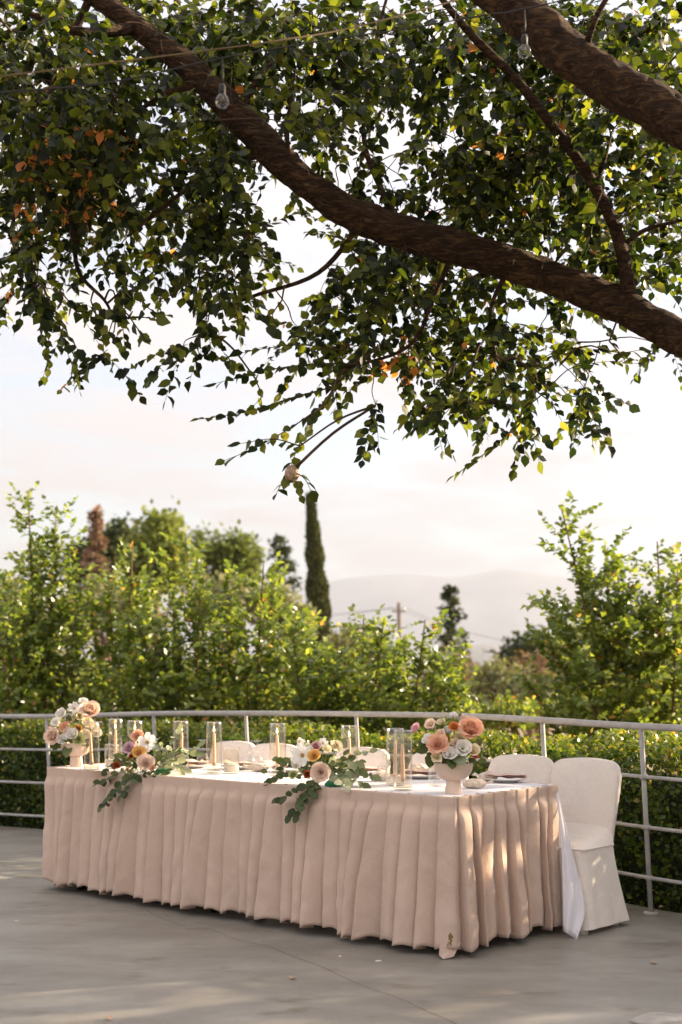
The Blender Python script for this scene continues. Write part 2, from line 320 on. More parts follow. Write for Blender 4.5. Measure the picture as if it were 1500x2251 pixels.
M['stone'] = simple('pale_stone', (.42, .39, .35), .85, .2, .2, 9, .6, 25)
M['soil'] = simple('hill_soil', (.24, .17, .105), .95, .1, .35, .35, .4, 4)
M['mountain'] = simple('mountain_scrub', (.20, .20, .18), .95, .1, .3, .002)
M['wood_pole'] = simple('pole_wood', (.16, .12, .09), .85)
M['nest'] = simple('dry_leaf_ball', (.42, .29, .20), .85, .1, .3, 60, .8, 90)
fl, tf_, of_ = new_mat('candle_flame'); em = N(tf_, 'ShaderNodeEmission'); em.inputs['Color'].default_value = (1, .62, .25, 1); em.inputs['Strength'].default_value = 6; tf_.links.new(em.outputs[0], of_.inputs[0]); M['flame'] = fl
PET = {k: petalmat('petal_' + k, *c) for k, c in {
    'peach': ((.93, .60, .42), (.90, .50, .32)), 'blush': ((.95, .78, .64), (.93, .68, .53)), 'white': ((.94, .91, .86), (.92, .87, .78)),
    'cream': ((.93, .84, .62), (.90, .78, .50)), 'orange': ((.84, .36, .12), (.74, .26, .07)), 'yellow': ((.92, .62, .22), (.90, .50, .12)),
    'rust': ((.48, .15, .045), (.36, .09, .03)), 'pink': ((.84, .52, .53), (.78, .42, .46)), 'lilac': ((.78, .56, .60), (.72, .48, .55)),
    'coral': ((.84, .22, .13), (.76, .16, .08)), 'green': ((.58, .60, .28), (.48, .52, .20)), 'amber': ((.62, .34, .09), (.52, .24, .05))}.items()}

# ------------------------------------------------------------------ rail line, terrace, terrain
POST = [(-760, 13.1, .95), (-420, 12.5, .96), (-135, 11.9, .972), (116, 11.25, .987), (353, 10.62, 1.03), (557, 10.05, 1.05), (801, 9.4, 1.064), (1031, 8.82, 1.07), (1213, 8.12, 1.066), (1432, 7.45, 1.055)]
rail_pts = [((x - CX) * Z / F, Z, zt) for x, Z, zt in POST] + [(2.28, 6.88, 1.05), (2.95, 6.36, 1.05), (3.75, 5.98, 1.05), (4.7, 5.8, 1.05), (5.7, 5.75, 1.05)]
RP = np.array(rail_pts)
def offset_line(P, d):
    T = np.gradient(P[:, :2], axis=0); T = unit(T); nn = np.stack([-T[:, 1], T[:, 0]], 1)   # outward: away from the camera
    return P[:, :2] + nn * d
edge = offset_line(RP, .12)
outline = [(-14, 13.9)] + [tuple(p) for p in edge] + [(9, 5.8), (9, -5), (-14, -5)]
nO = len(outline)
tv = [(x, y, 0) for x, y in outline] + [(x, y, -.35) for x, y in outline]
tfc = [tuple(range(nO))[::-1]] + [(i, (i + 1) % nO, nO + (i + 1) % nO, nO + i) for i in range(nO)]
terr = link('terrace', raw('terrace', tv, tfc, M['concrete'])); tag(terr, kind='structure')
cr = np.array([(300, 1990), (385, 2030), (465, 2043), (520, 2066), (585, 2079), (650, 2105), (705, 2124), (760, 2151), (815, 2174), (870, 2192), (930, 2219), (1010, 2254)], float)
cp = []
for x, y in spline(cr, 7): Z = F * CH / (y - HY); cp.append(((x - CX) * Z / F, Z + rng.normal() * .004))
cp = np.array(cp); T2 = unit(np.gradient(cp, axis=0)); nn = np.stack([-T2[:, 1], T2[:, 0]], 1); wd = (.0007 + .0009 * rng.random(len(cp)))[:, None]
cv = np.concatenate([cp + nn * wd, cp - nn * wd]); k = len(cp)
link('crack', raw('crack', np.c_[cv, np.full(2 * k, .0015)], [(i, i + 1, k + i + 1, k + i) for i in range(k - 1)], M['crack']), terr)

def ground_z(x, y):
    r = math.hypot(x, y); d = max(0., y - 7.0 + .35 * abs(x) * 0)
    z = -.34 - .075 * min(d, 80) - .05 * max(0, min(d, 900) - 80) - .02 * max(0, min(d, 3000) - 900)
    return z + (noise.noise(V((x * .06, y * .06, 0))) * .5 * min(1, d / 20))
rr = np.concatenate([[0.], np.linspace(4, 40, 26), np.geomspace(45, 14500, 44)]); na = 120
gv = []; gf = []
for i, r in enumerate(rr):
    for j in range(na):
        a = 2 * math.pi * j / na; x, y = r * math.cos(a), r * math.sin(a); gv.append((x, y, ground_z(x, y)))
for i in range(len(rr) - 1):
    for j in range(na): gf.append((i * na + j, i * na + (j + 1) % na, (i + 1) * na + (j + 1) % na, (i + 1) * na + j))
tag(link('ground', raw('ground', gv, gf, M['soil'], True)), kind='structure')

def ridge(name, Y, base, prof, depth, amp, seed):
    xs = np.linspace(prof[0][0], prof[-1][0], 240); hs = np.interp(xs, [p[0] for p in prof], [p[1] for p in prof])
    rows = np.linspace(-1, 1, 21); v = []; f = []
    for i, b in enumerate(rows):
        for j, x in enumerate(xs):
            X = (x - CX) * Y / F; hgt = CH - (hs[j] - HY) * Y / F - base
            e = (1 - abs(b) ** 1.3); q = noise.fractal(V((X / Y * 9 + seed, b * 1.6, seed)), 1., 2., 5)
            v.append((X, Y + b * depth, base + hgt * e * (1 + q * amp * (abs(b) + .06)) - (5 if abs(b) == 1 else 0)))
    nx = len(xs)
    for i in range(20):
        for j in range(nx - 1): f.append((i * nx + j, i * nx + j + 1, (i + 1) * nx + j + 1, (i + 1) * nx + j))
    tag(link(name, raw(name, v, f, M['mountain'], True)), kind='structure')
ridge('mountain', 12500, -115, [(-3800, 1390), (-2200, 1340), (-1000, 1310), (0, 1300), (500, 1292), (700, 1280), (820, 1268), (890, 1262), (960, 1266), (1010, 1268), (1060, 1260), (1110, 1250), (1150, 1255), (1210, 1262), (1260, 1270), (1400, 1290), (1700, 1315), (2600, 1290), (3800, 1350), (5300, 1400)], 2200, .35, 3.1)
ridge('hill', 4200, -110, [(-2500, 1450), (-500, 1440), (500, 1452), (820, 1448), (960, 1432), (1050, 1418), (1085, 1415), (1130, 1425), (1200, 1440), (1400, 1462), (1900, 1440), (3800, 1452)], 700, .3, 8.7)

# ------------------------------------------------------------------ railing
T = empty('railing', (RP[6][0], RP[6][1], 0)); tag(T, 'pale grey metal pipe railing with three lower bars round the terrace', 'railing')
org = np.array(T.location)
LEAN = np.array((-.055, 0, 0))                          # the posts lean a little along the rail
for i, (x, y, zt) in enumerate(RP):
    p0 = np.array((x, y, 0.)) - LEAN * 0 ; p1 = np.array((x, y, zt)) + LEAN * zt
    p0[2] = -.03
    mb = MB().tube([p0 - org, (p0 + p1) / 2 - org, p1 - org], .0145, 10)
    mb.lathe([(.045, -.0), (.045, .008), (.02, .012)], 14, tuple(np.array((x, y, 0)) - org))
    mb.obj('post', M['rail'], T)
    for kz in (1, 2, 3):
        zc = zt - .285 * kz; c = np.array((x, y, zc)) + LEAN * zc - org
        MB().tube([c + (0, -.0, -.014), c, c + (0, 0, .014)], [.021, .026, .021], 10).obj('joint', M['rail'], T)
hp = np.array([(x, y, zt) + LEAN * zt for x, y, zt in RP]) - org
MB().tube(spline(hp, 5), .020, 14).obj('handrail', M['rail'], T)
for kz in (1, 2, 3):
    q = np.array([(x, y, zt - .285 * kz) + LEAN * (zt - .285 * kz) for x, y, zt in RP]) - org
    MB().tube(spline(q, 5), .0112, 10).obj('rail_bar', M['rail'], T)

# ------------------------------------------------------------------ hedge
HT = empty('hedge', (RP[6][0], RP[6][1] + .7, -.3)); tag(HT, 'clipped evergreen hedge running just behind the metal railing', 'hedge')
horg = np.array(HT.location)
hl = spline(np.c_[RP[:, :2], np.zeros(len(RP))], 12)[:, :2]
tt = unit(np.gradient(hl, axis=0)); hn = np.stack([-tt[:, 1], tt[:, 0]], 1)
seg = np.r_[0, np.cumsum(np.linalg.norm(np.diff(hl, axis=0), axis=1))]
def hedge_pt(s, d): 
    x = np.interp(s, seg, hl[:, 0]); y = np.interp(s, seg, hl[:, 1]); nx = np.interp(s, seg, hn[:, 0]); ny = np.interp(s, seg, hn[:, 1])
    return np.stack([x + nx * d, y + ny * d], -1), np.stack([nx, ny], -1)
def hedge_top(s, d): return .80 + .05 * np.sin(s * 1.7 + 1) * np.cos(d * 3) + .035 * np.sin(s * 4.3 + d * 5) + .07 * (s / seg[-1])
s0, s1 = seg[0], seg[-1]
# dense dark twig core
ns = 110; cvs = []; cfs = []
prof = [(.36, -.35), (.33, .2), (.36, .62), (.50, .70), (.80, .72), (1.06, .68), (1.16, .3), (1.14, -.35)]
for i, s in enumerate(np.linspace(s0, s1, ns)):
    for d, z in prof:
        P_, _ = hedge_pt(np.array([s]), d + .05 * noise.noise(V((s * 2, d * 3, z * 3)))); cvs.append((*P_[0], z + .04 * noise.noise(V((s * 3, d * 2, 7)))))
m_ = len(prof)
for i in range(ns - 1):
    for j in range(m_ - 1): cfs.append((i * m_ + j, (i + 1) * m_ + j, (i + 1) * m_ + j + 1, i * m_ + j + 1))
link('twig_core', raw('twig_core', np.array(cvs) - horg, cfs, M['hedge_core'], True), HT)
def hedge_leaves(n, zone):
    s = rng.uniform(s0, s1, n)
    keep = np.ones(n, bool)
    if zone == 'face':
        z = rng.uniform(-.1, .86, n); d = .20 + .16 * rng.random(n) ** 1.5 + .05 * np.sin(s * 5 + z * 6) + .04 * np.sin(s * 13 + z * 11); up = .25
    else:
        d = rng.uniform(.22, 1.2, n); z = hedge_top(s, d) + .05 - .16 * rng.random(n) ** 1.3 - .10 * np.clip((.32 - d) / .1, 0, 1) ; up = .9
    P_, nr = hedge_pt(s, d); pos = np.c_[P_, z]
    out = np.c_[-nr, np.zeros(n)] if zone == 'face' else np.tile((0, 0, 1.), (n, 1))
    ax = unit(out * .6 + rdir(n) * .8 + np.array((0, 0, .35))); nm = unit(out * .5 + rdir(n) * .8 + np.array((0, 0, up)))
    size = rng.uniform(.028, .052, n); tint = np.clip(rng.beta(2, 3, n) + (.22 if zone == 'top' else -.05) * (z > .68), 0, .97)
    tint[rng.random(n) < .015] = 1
    return [pos - horg, ax, nm, size, tint]
ns_ = 2600                                               # young shoots standing out of the top
sh = []
s = rng.uniform(s0, s1, ns_); d = rng.uniform(.25, 1.15, ns_); P_, nr = hedge_pt(s, d); b0 = np.c_[P_, hedge_top(s, d) - .01]; dirv = unit(np.c_[rng.normal(size=(ns_, 2)) * .35, np.ones(ns_)]); hh = rng.uniform(.02, .11, ns_)
for kf in range(5):
    az = rng.uniform(0, 6.28, ns_); o2 = np.c_[np.cos(az), np.sin(az), np.full(ns_, .7)]
    sh.append([b0 + dirv * (hh * (kf + 1) / 5)[:, None] - horg, unit(o2), unit(dirv + rdir(ns_) * .4), rng.uniform(.026, .045, ns_), np.clip(rng.normal(.72, .13, ns_), 0, .97)])
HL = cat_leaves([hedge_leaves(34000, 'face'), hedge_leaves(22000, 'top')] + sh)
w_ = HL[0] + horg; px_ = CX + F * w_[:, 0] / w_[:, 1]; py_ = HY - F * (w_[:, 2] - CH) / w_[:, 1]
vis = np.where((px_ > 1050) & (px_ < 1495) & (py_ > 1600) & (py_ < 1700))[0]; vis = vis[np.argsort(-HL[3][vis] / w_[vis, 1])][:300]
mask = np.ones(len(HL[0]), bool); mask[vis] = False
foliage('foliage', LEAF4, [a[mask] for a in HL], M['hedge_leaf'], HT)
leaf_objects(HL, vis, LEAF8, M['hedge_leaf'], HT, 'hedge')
for i in range(46):
    s = s0 + (s1 - s0) * (i + .5 + rng.normal() * .15) / 46; P_, _ = hedge_pt(np.array([s]), .62); b = np.array((*P_[0], -.4))
    MB().tube([b - horg, b + (.03, -.05, .4) - horg, b + (.06 * rng.normal(), -.2, .75) - horg], [.02, .014, .006], 6).obj('stem', M['stem'], HT)

# ------------------------------------------------------------------ table, skirt, cloth
C0 = np.array((.5385, 6.297)); TU = np.array((-.7625, .647)); TN = np.array((.647, .7625)); TL, TW, TH = 3.12, .94, .757
def TP(s, t): return C0 + TU * s + TN * t
def PT(x, y, t):                                         # photo pixel on the vertical plane that runs along the table at depth t
    kx = (x - CX) / F; a = C0 + TN * t; s = (a[0] - kx * a[1]) / (kx * TU[1] - TU[0]); p = a + TU * s
    return np.array((p[0], p[1], CH - (y - HY) * p[1] / F))
def onT(x, y):                                           # photo pixel on the table top
    Z = F * (CH - TH - .004) / (y - HY); return np.array(((x - CX) * Z / F, Z, TH + .004))
rzT = math.atan2(TU[1], TU[0])
for j, (sa, sb) in enumerate(((.01, TL / 2 - .004), (TL / 2 + .004, TL - .01))):
    c = TP((sa + sb) / 2, TW / 2); t_ = empty('folding_table', (c[0], c[1], 0), rzT)
    tag(t_, ['black legged folding table under the linen skirt below the peach flower bowl', 'black legged folding table hidden under the skirt at the far end by the small bowl'][j], 'table', 'folding tables under the cloth')
    hw = (sb - sa) / 2
    MB().box((0, 0, TH - .026), (hw * 2, TW - .02, .03)).obj('table_top', M['black'], t_, False)
    for ix in (-1, 1):
        for iy in (-1, 1):
            MB().tube([(ix * (hw - .17), iy * .36, 0), (ix * (hw - .17), iy * .36, .4), (ix * (hw - .17), iy * .36, TH - .042)], .016, 10).lathe([(.0, 0), (.03, 0), (.03, .035), (.016, .05)], 12, (ix * (hw - .17), iy * .36, 0)).obj('leg', M['black'], t_)

# skirt: front, near end and far end of the table; pleats with a flat header
per = [(TW + .0, 'e')]
path = [TP(0, TW), TP(0, 0), TP(TL, 0), TP(TL, TW)]
lens = [TW, TL, TW]; tot = sum(lens)
nrm = [-TU, -TN, TU]
def per_pt(u):
    """point on the perimeter, blended outward normal"""
    rc = .05
    if u <= lens[0]: i, r = 0, u
    elif u <= lens[0] + lens[1]: i, r = 1, u - lens[0]
    else: i, r = 2, u - lens[0] - lens[1]
    dirs = [-TN, TU, TN]; p = path[i] + dirs[i] * r; n_ = nrm[i].copy()
    for cu, a, b in ((lens[0], 0, 1), (lens[0] + lens[1], 1, 2)):
        q = (u - cu) / .07
        if abs(q) < 1: w = .5 + .5 * q; w = w * w * (3 - 2 * w); n_ = nrm[a] * (1 - w) + nrm[b] * w; n_ = n_ / np.linalg.norm(n_)
    return p, n_, dirs[i]
pitch = .102; npl = int(round(tot / pitch)); pw = tot / npl
rs = np.random.default_rng(21)
amp = .054 * (.22 + 1.2 * rs.random(npl + 2)); shift = rs.normal(0, .036, npl + 2); lean = rs.normal(0, .03, npl + 2); hemz = .030 + .034 * rs.random(npl + 2); start = .075 + .05 * rs.random(npl + 2)
bound = np.array([i * pw for i in range(npl + 1)])
nper, nv = 18, 46
cols = []
for i in range(npl):
    for j in range(nper): cols.append((i, j / nper))
    for q_ in (.036, .81, .86, .90, .93, .964): cols.append((i, q_))
cols = sorted(set(cols)); cols.append((npl - 1, 1.0))
drop = TH + .008
sv = []; stain = []
nc_ = len(cols)
for i in range(1, npl + 1):                              # neighbouring folds never close up
    if shift[i] < shift[i - 1] - .07: shift[i] = shift[i - 1] - .07
def wob(i, h): return .012 * noise.noise(V((i * 7.3, h * 4.2, 2.)))
flat = rs.uniform(.45, 1.25, npl + 2); rd = rs.uniform(.1, .6, npl + 2)
def kn(p): return (p / .86) ** 1.25 if p < .86 else max(0., 1 - (p - .86) / .14) ** .6   # knife pleat: long face, crisp free edge
for ci, (i, ph) in enumerate(cols):
    j_ = 0 if ph == 0 else 1
    for r_ in range(nv):
        vv = (r_ / (nv - 1)) ** 1.15; hh_ = vv * drop
        grow = np.clip((hh_ - .075) / .69, 0, 1) ** .58; flr = np.clip((hh_ - .08) / .66, 0, 1)
        bl = bound[i] + shift[i] * grow + wob(i, hh_) * grow; br = bound[i + 1] + shift[i + 1] * grow + wob(i + 1, hh_) * grow
        if i == 0: bl = bound[0]
        if i == npl - 1: br = bound[npl]
        # undercut rounded fold: profile runs out and back under the next fold
        a_ = ph * 2 * math.pi
        A = (amp[i] * (1 - ph) + amp[i + 1] * ph) * grow
        u = bl + (br - bl) * ph + .55 * A * kn(ph) + lean[i] * grow * .4 * math.sin(a_ / 2)
        u = min(max(u, 0.0), tot)
        head = .0075 * ph * (1 - np.clip((hh_ - .09) / .12, 0, 1))           # flat knife pleat step in the header
        o_ = .006 + head + A * 2.0 * ((1 - rd[i]) * kn(ph) + rd[i] * abs(math.sin(a_ / 2)) ** 1.1) + .0 * flr
        tuck = np.clip((hh_ - .06) / .05, 0, 1) * (1 - np.clip((hh_ - .11) / .22, 0, 1)); o_ += .016 * tuck * math.sin(math.pi * ph) ** .7
        if j_ == 0 and 0 < ci < nc_ - 1: o_ -= .034 * (1 - np.clip((hh_ - .10) / .16, 0, 1))
        o_ += .012 * grow * noise.noise(V((u * 5.1, hh_ * 3.3, 1.7))) + .007 * grow * noise.noise(V((u * 17, hh_ * 9, 5.))) 
        # a crease running aslant across some folds
        o_ += .020 * grow * max(0, .22 - abs(noise.noise(V((u * 6 + hh_ * 7, hh_ * 1.6 - u * 2.2, 9.))))) + .012 * grow * max(0, .2 - abs(noise.noise(V((u * 9 - hh_ * 8, hh_ * 1.3 + u * 2.7, 4.)))))
        p, n_, d_ = per_pt(u); xy = p + n_ * o_
        hz = hemz[i] * (1 - ph) + hemz[i + 1] * ph
        z = (TH + .008) * (1 - vv) + hz * vv - .010 * math.cos(a_) * grow
        sv.append((xy[0], xy[1], z))
        du, dz_ = (u - (lens[0] + .012)) / .009, (z - .105 + .0) / .034
        e1 = du * du + dz_ * dz_; e2 = ((u - lens[0] - .016) / .012) ** 2 + ((z - .072) / .014) ** 2
        stain.append(float(np.clip(1.05 - .5 * min(e1, e2), 0, 1)) * .8)
nc = len(cols); sf = []
for i in range(nc - 1):
    for j in range(nv - 1): sf.append((i * nv + j, i * nv + j + 1, (i + 1) * nv + j + 1, (i + 1) * nv + j))
SK = empty('table_skirt', (*TP(TL / 2, TW / 2), 0)); tag(SK, 'pleated beige linen skirt hanging round the long head table', 'table skirt')
so = np.array(SK.location); sv = np.array(sv)
sk = link('pleated_cloth', raw('pleated_cloth', sv - so, np.array(sf), M['linen'], True, {'stain': stain}), SK)
md = sk.modifiers.new('thick', 'SOLIDIFY'); md.thickness = .0022; md.offset = -1
# hem and header seams as thin raised ridges of thread
G = sv.reshape(nc, nv, 3)
def seam(zf, name):
    pts = []
    for i in range(0, nc):
        col = G[i]; zt = zf if zf > .3 else col[-1, 2] + zf; j = int(np.argmin(abs(col[:, 2] - zt))); pts.append(col[j] * 1.0)
    return pts
mb = MB()
for zf, rad in ((.672, .0016), (.022, .0014)):
    pts = np.array(seam(zf, '')); ctr = np.array((*TP(TL / 2, TW / 2), 0)); mb.tube(pts - so + unit((pts - ctr) * (1, 1, 0)) * .0008, rad, 5)
mb.obj('stitched_seam', M['linen'], SK)
# loose tip of lining under the near corner
c = TP(.02, -.03); tipv = [(c[0] - .035, c[1] - .03, .075), (c[0] + .065, c[1] - .015, .075), (c[0] + .03, c[1] - .035, .012), (c[0] - .02, c[1] - .05, .004), (c[0] - .04, c[1] - .04, .02)]
link('lining_tip', raw('lining_tip', np.array(tipv) - so, [(0, 4, 3, 2, 1)], M['linen']), SK).modifiers.new('t', 'SOLIDIFY').thickness = .002

# white cloth: top sheet and the drop on the seated side
TC = empty('tablecloth', (*TP(TL / 2, TW / 2), TH)); tag(TC, 'white tablecloth over the table, its corner hanging beside the nearest chair', 'tablecloth')
co_ = np.array(TC.location)
a_, b_ = 140, 44; v = []; f = []
for i in range(a_ + 1):
    for j in range(b_ + 1):
        s_, t_ = TL * i / a_, TW * j / b_; p = TP(s_, t_); v.append((p[0], p[1], TH + .0045 + .0016 * noise.noise(V((s_ * 9, t_ * 9, 2.))) + .0012 * noise.noise(V((s_ * 25, t_ * 25, 4.)))))
for i in range(a_):
    for j in range(b_): f.append((i * (b_ + 1) + j, (i + 1) * (b_ + 1) + j, (i + 1) * (b_ + 1) + j + 1, i * (b_ + 1) + j + 1))
link('top_sheet', raw('top_sheet', np.array(v) - co_, f, M['white_cloth'], True), TC)
v = []; f = []; nu, nvv = 260, 26
for i in range(nu + 1):
    s_ = -.0 + TL * i / nu
    for j in range(nvv + 1):
        g = j / nvv; z = TH + .003 - g * (TH - .03)
        o_ = .004 + .012 * g + .010 * g * (1 + math.sin(s_ * 34 + 1.2 * math.sin(s_ * 7)))
        p = TP(s_, TW + o_); v.append((p[0], p[1], z + .045 * g))
for i in range(nu):
    for j in range(nvv): f.append((i * (nvv + 1) + j, i * (nvv + 1) + j + 1, (i + 1) * (nvv + 1) + j + 1, (i + 1) * (nvv + 1) + j))
link('back_drop', raw('back_drop', np.array(v) - co_, f, M['white_cloth'], True), TC)

Lp_ = spline([(1221, 1737), (1228, 1790), (1234, 1860), (1237, 1950), (1238, 2046)], 6); Rp_ = spline([(1226, 1737), (1238, 1790), (1256, 1865), (1286, 1990), (1269, 2066)], 6); v = []; f = []; nc2 = 12
for i in range(len(Lp_)):
    g = i / (len(Lp_) - 1)
    for j in range(nc2 + 1):
        h = j / nc2; x, y = Lp_[i] * (1 - h) + Rp_[i] * h; Z = 7.02 - .33 * g ** .8 + .05 * h * g + .016 * g * math.sin(h * 9 + g * 2) + .03 * g * (1 - h) ; v.append(pix(x, y, Z))
for i in range(len(Lp_) - 1):
    for j in range(nc2): f.append((i * (nc2 + 1) + j, i * (nc2 + 1) + j + 1, (i + 1) * (nc2 + 1) + j + 1, (i + 1) * (nc2 + 1) + j))
link('hanging_corner', raw('hanging_corner', np.array(v) - co_, f, M['white_cloth'], True), TC).modifiers.new('t', 'SOLIDIFY').thickness = .002

# ------------------------------------------------------------------ covered chairs
def chair_meshes():
    # local: +y is the sitter's back, seat front at y=-.21, floor z=0
    def ring_strip(rings, closed=True):
        n = len(rings[0]); v = [p for r in rings for p in r]; f = []
        for i in range(len(rings) - 1):
            for j in range(n if closed else n - 1): f.append((i * n + j, i * n + (j + 1) % n, (i + 1) * n + (j + 1) % n, (i + 1) * n + j))
        return v, f, n
    # backrest: padded slab with rounded shoulders
    na_, nb_ = 24, 22; v = []; f = []
    def bp(a, b, sgn):
        zt = .888 - .022 * a * a - .07 * (1 - math.sqrt(max(0, 1 - (max(0, abs(a) - .66) / .34) ** 2)))
        z = .42 + (zt - .42) * b; x = a * (.188 + .027 * b ** .8)
        th = .034 * max(.30, (1 - abs(a) ** 9) * (1 - b ** 14)) ** .5
        y = .205 + (z - .43) * .16 - .014 * (1 - a * a) * (sgn < 0) * -1 + sgn * th + .006 * noise.noise(V((x * 9, z * 7, sgn * 3.))) + .003 * noise.noise(V((x * 26, z * 9 + x * 14, sgn * 5.)))
        return (x, y, z)
    for sgn in (-1, 1):
        for i in range(na_ + 1):
            for j in range(nb_ + 1): v.append(bp(-1 + 2 * i / na_, j / nb_, sgn))
    K = (na_ + 1) * (nb_ + 1); ix_ = lambda i, j: i * (nb_ + 1) + j
    for i in range(na_):
        for j in range(nb_):
            q = (ix_(i, j), ix_(i + 1, j), ix_(i + 1, j + 1), ix_(i, j + 1)); f.append(q); f.append(tuple(K + w for w in q[::-1]))
    ed = [ix_(0, j) for j in range(nb_ + 1)] + [ix_(i, nb_) for i in range(1, na_ + 1)] + [ix_(na_, j) for j in range(nb_ - 1, -1, -1)]
    for p_, q_ in zip(ed[:-1], ed[1:]): f.append((p_, q_, K + q_, K + p_))
    back = raw('backrest_cover', v, f, M['chair_cloth'], True)
    # seat cushion
    def rect(w, y0, y1, z, rc=.05, k=6, fold=0., seed=0.):
        pts = []
        for cx, cy, a0 in ((w - rc, y1 - rc, 0), (-w + rc, y1 - rc, 90), (-w + rc, y0 + rc, 180), (w - rc, y0 + rc, 270)):
            for q in range(k + 1):
                a = R(a0 + 90 * q / k); pts.append((cx + rc * math.cos(a), cy + rc * math.sin(a), z))
        # resample evenly so that folds can run along the sides
        P = np.array(pts + [pts[0]]); L = np.r_[0, np.cumsum(np.linalg.norm(np.diff(P, axis=0), axis=1))]; qs = np.linspace(0, L[-1], 129)[:-1]
        o = np.stack([np.interp(qs, L, P[:, i]) for i in range(3)], 1)
        if fold:
            cen = np.array((0, (y0 + y1) / 2, z))
            for i2 in range(128):
                dv = o[i2] - cen; dv[2] = 0; dv /= np.linalg.norm(dv)
                q = i2 / 128; o[i2] += dv * fold * (math.sin(q * 2 * math.pi * 9 + seed) * .5 + .9 * noise.noise(V((q * 14, seed, 3.))))
        return [tuple(p) for p in o]
    v = []; f = []; gx_, gy_ = 20, 16                       # cover draped from the back down to the front edge of the seat
    for i in range(gx_ + 1):
        for j in range(gy_ + 1):
            a = -1 + 2 * i / gx_; q = j / gy_; x = a * .212; y = -.122 + .322 * q
            z = .438 + (.022 * min(1, q * 6) + .075 * q ** 2.6) * (1 - abs(a) ** 7) ** .5 + .005 * noise.noise(V((x * 12, y * 12, 8.)))
            if abs(a) == 1 or j == 0: z = .432
            v.append((x, y, z))
    for i in range(gx_):
        for j in range(gy_): f.append((i * (gy_ + 1) + j, (i + 1) * (gy_ + 1) + j, (i + 1) * (gy_ + 1) + j + 1, i * (gy_ + 1) + j + 1))
    seat = raw('seat_cover', v, f, M['chair_cloth'], True)
    rings = []
    for k in range(15):
        g = k / 14; e = .052 * g ** 1.3
        rings.append(rect(.214 + e, -.124 - e * .3, .222 + e * 1.5, .436 - g * .408 , .05 + .02 * g, 6, .024 * g, 1.3))
    v, f, n = ring_strip(rings)
    v = [(x, y, z + (.006 * noise.noise(V((x * 9, y * 9, 3.))) if z < .06 else 0)) for x, y, z in v]
    skirt = raw('skirt', v, f, M['chair_cloth'], True)
    leg = {}
    for ix in (-1, 1):
        for iy in (-1, 1):
            mb = MB().tube([(ix * .185, iy * (.1 if iy < 0 else .18), .43), (ix * .19, iy * (.1 if iy < 0 else .235), 0)], [.016, .013], 8)
            leg[(ix, iy)] = raw('leg', mb.v, mb.f, M['rail'], True)
    mb = MB().lathe([(.0, .045), (.026, .045), (.032, .0), (.0, .0)], 12); 
    foot = raw('foot_cover', mb.v, mb.f, M['chair_cloth'], True)
    # stitched seam where the skirt is sewn on
    mb = MB().tube(rect(.2165, -.1265, .222, .437) + [rect(.2165, -.1265, .222, .437)[0]], .003, 6)
    return back, seat, skirt, leg, foot, raw('seam', mb.v, mb.f, M['chair_cloth'], True)
CHM = chair_meshes()
def chair(x, label, dt=0., rot=0.):
    kx = (x - CX) / F; t_ = TW + .325 + dt; a = C0 + TN * t_; s = (a[0] - kx * a[1]) / (kx * TU[1] - TU[0]); p = TP(s, TW + .325 + dt) - TN * .262
    t = empty('covered_chair', (p[0], p[1], 0), math.atan2(TN[1], TN[0]) - math.pi / 2 + rot)
    tag(t, label, 'chair', 'cloth covered chairs along the table')
    back, seat, skirt, leg, foot, sm = CHM
    link('backrest', back, t); link('seat', seat, t); link('skirt', skirt, t); link('seam', sm, t)
    for k_, m in leg.items():
        link('leg', m, t)
        link('foot_cover', foot, t, (k_[0] * .19, (.1 if k_[1] < 0 else .235) * k_[1], 0))
    return t
chair(1287, 'cream covered chair at the table end beside the hanging white cloth')
chair(1149, 'cream covered chair between the end chair and the peach flower bowl', .03, .03)
chair(963, 'cream covered chair behind the pair of tall candle glasses and the peach flower bowl', 0, -.02)
chair(797, 'cream covered chair behind the eucalyptus garland with the white daisy', .02, .02)
chair(603, 'cream covered chair behind the lone tall candle glass and the twin wine glasses', 0, 0)
chair(512, 'cream covered chair behind the short wax candle glass', .03, -.02)

# ------------------------------------------------------------------ things on the table
def place(name, p, label, cat, group=None, rz=0.):
    o = empty(name, tuple(p), rz); return tag(o, label, cat, group)
CYM = {}
def cyl_glass(h, r):
    k = (round(h, 3), round(r, 3))
    if k not in CYM:
        mb = MB().lathe([(0, .0), (r - .002, .0), (r, .002), (r, h - .002), (r - .0015, h), (r - .003, h - .002), (r - .003, .010), (0, .010)], 40)
        rim = MB().lathe([(r - .0032, h - .001), (r - .0016, h + .0012), (r + .0004, h - .001), (r - .0016, h - .003), (r - .0032, h - .001)], 40)
        CYM[k] = raw('glass_wall', mb.v, mb.f, M['glass'], True), raw('rim', rim.v, rim.f, M['clear'], True)
    return CYM[k]
mb = MB().lathe([(0, .0), (.030, .0), (.031, .004), (.012, .008), (.010, .02), (.016, .03), (.017, .045), (.012, .048), (.011, .03), (0, .03)], 24); HOLD = raw('glass_foot', mb.v, mb.f, M['clear'], True)
mb = MB().lathe([(0, .0), (.0115, .0), (.0115, .005), (.0085, .16), (.006, .176), (.0, .178)], 18); TAPER = raw('taper', mb.v, mb.f, M['candle'], True)
mb = MB().tube([(0, 0, .176), (.0004, 0, .182), (.001, 0, .187)], .0009, 5); WICK = raw('wick', mb.v, mb.f, M['black'])
mb = MB().lathe([(0, .182), (.003, .186), (.0042, .191), (.003, .199), (.0012, .207), (0, .213)], 12); FLAME = raw('flame', mb.v, mb.f, M['flame'], True)
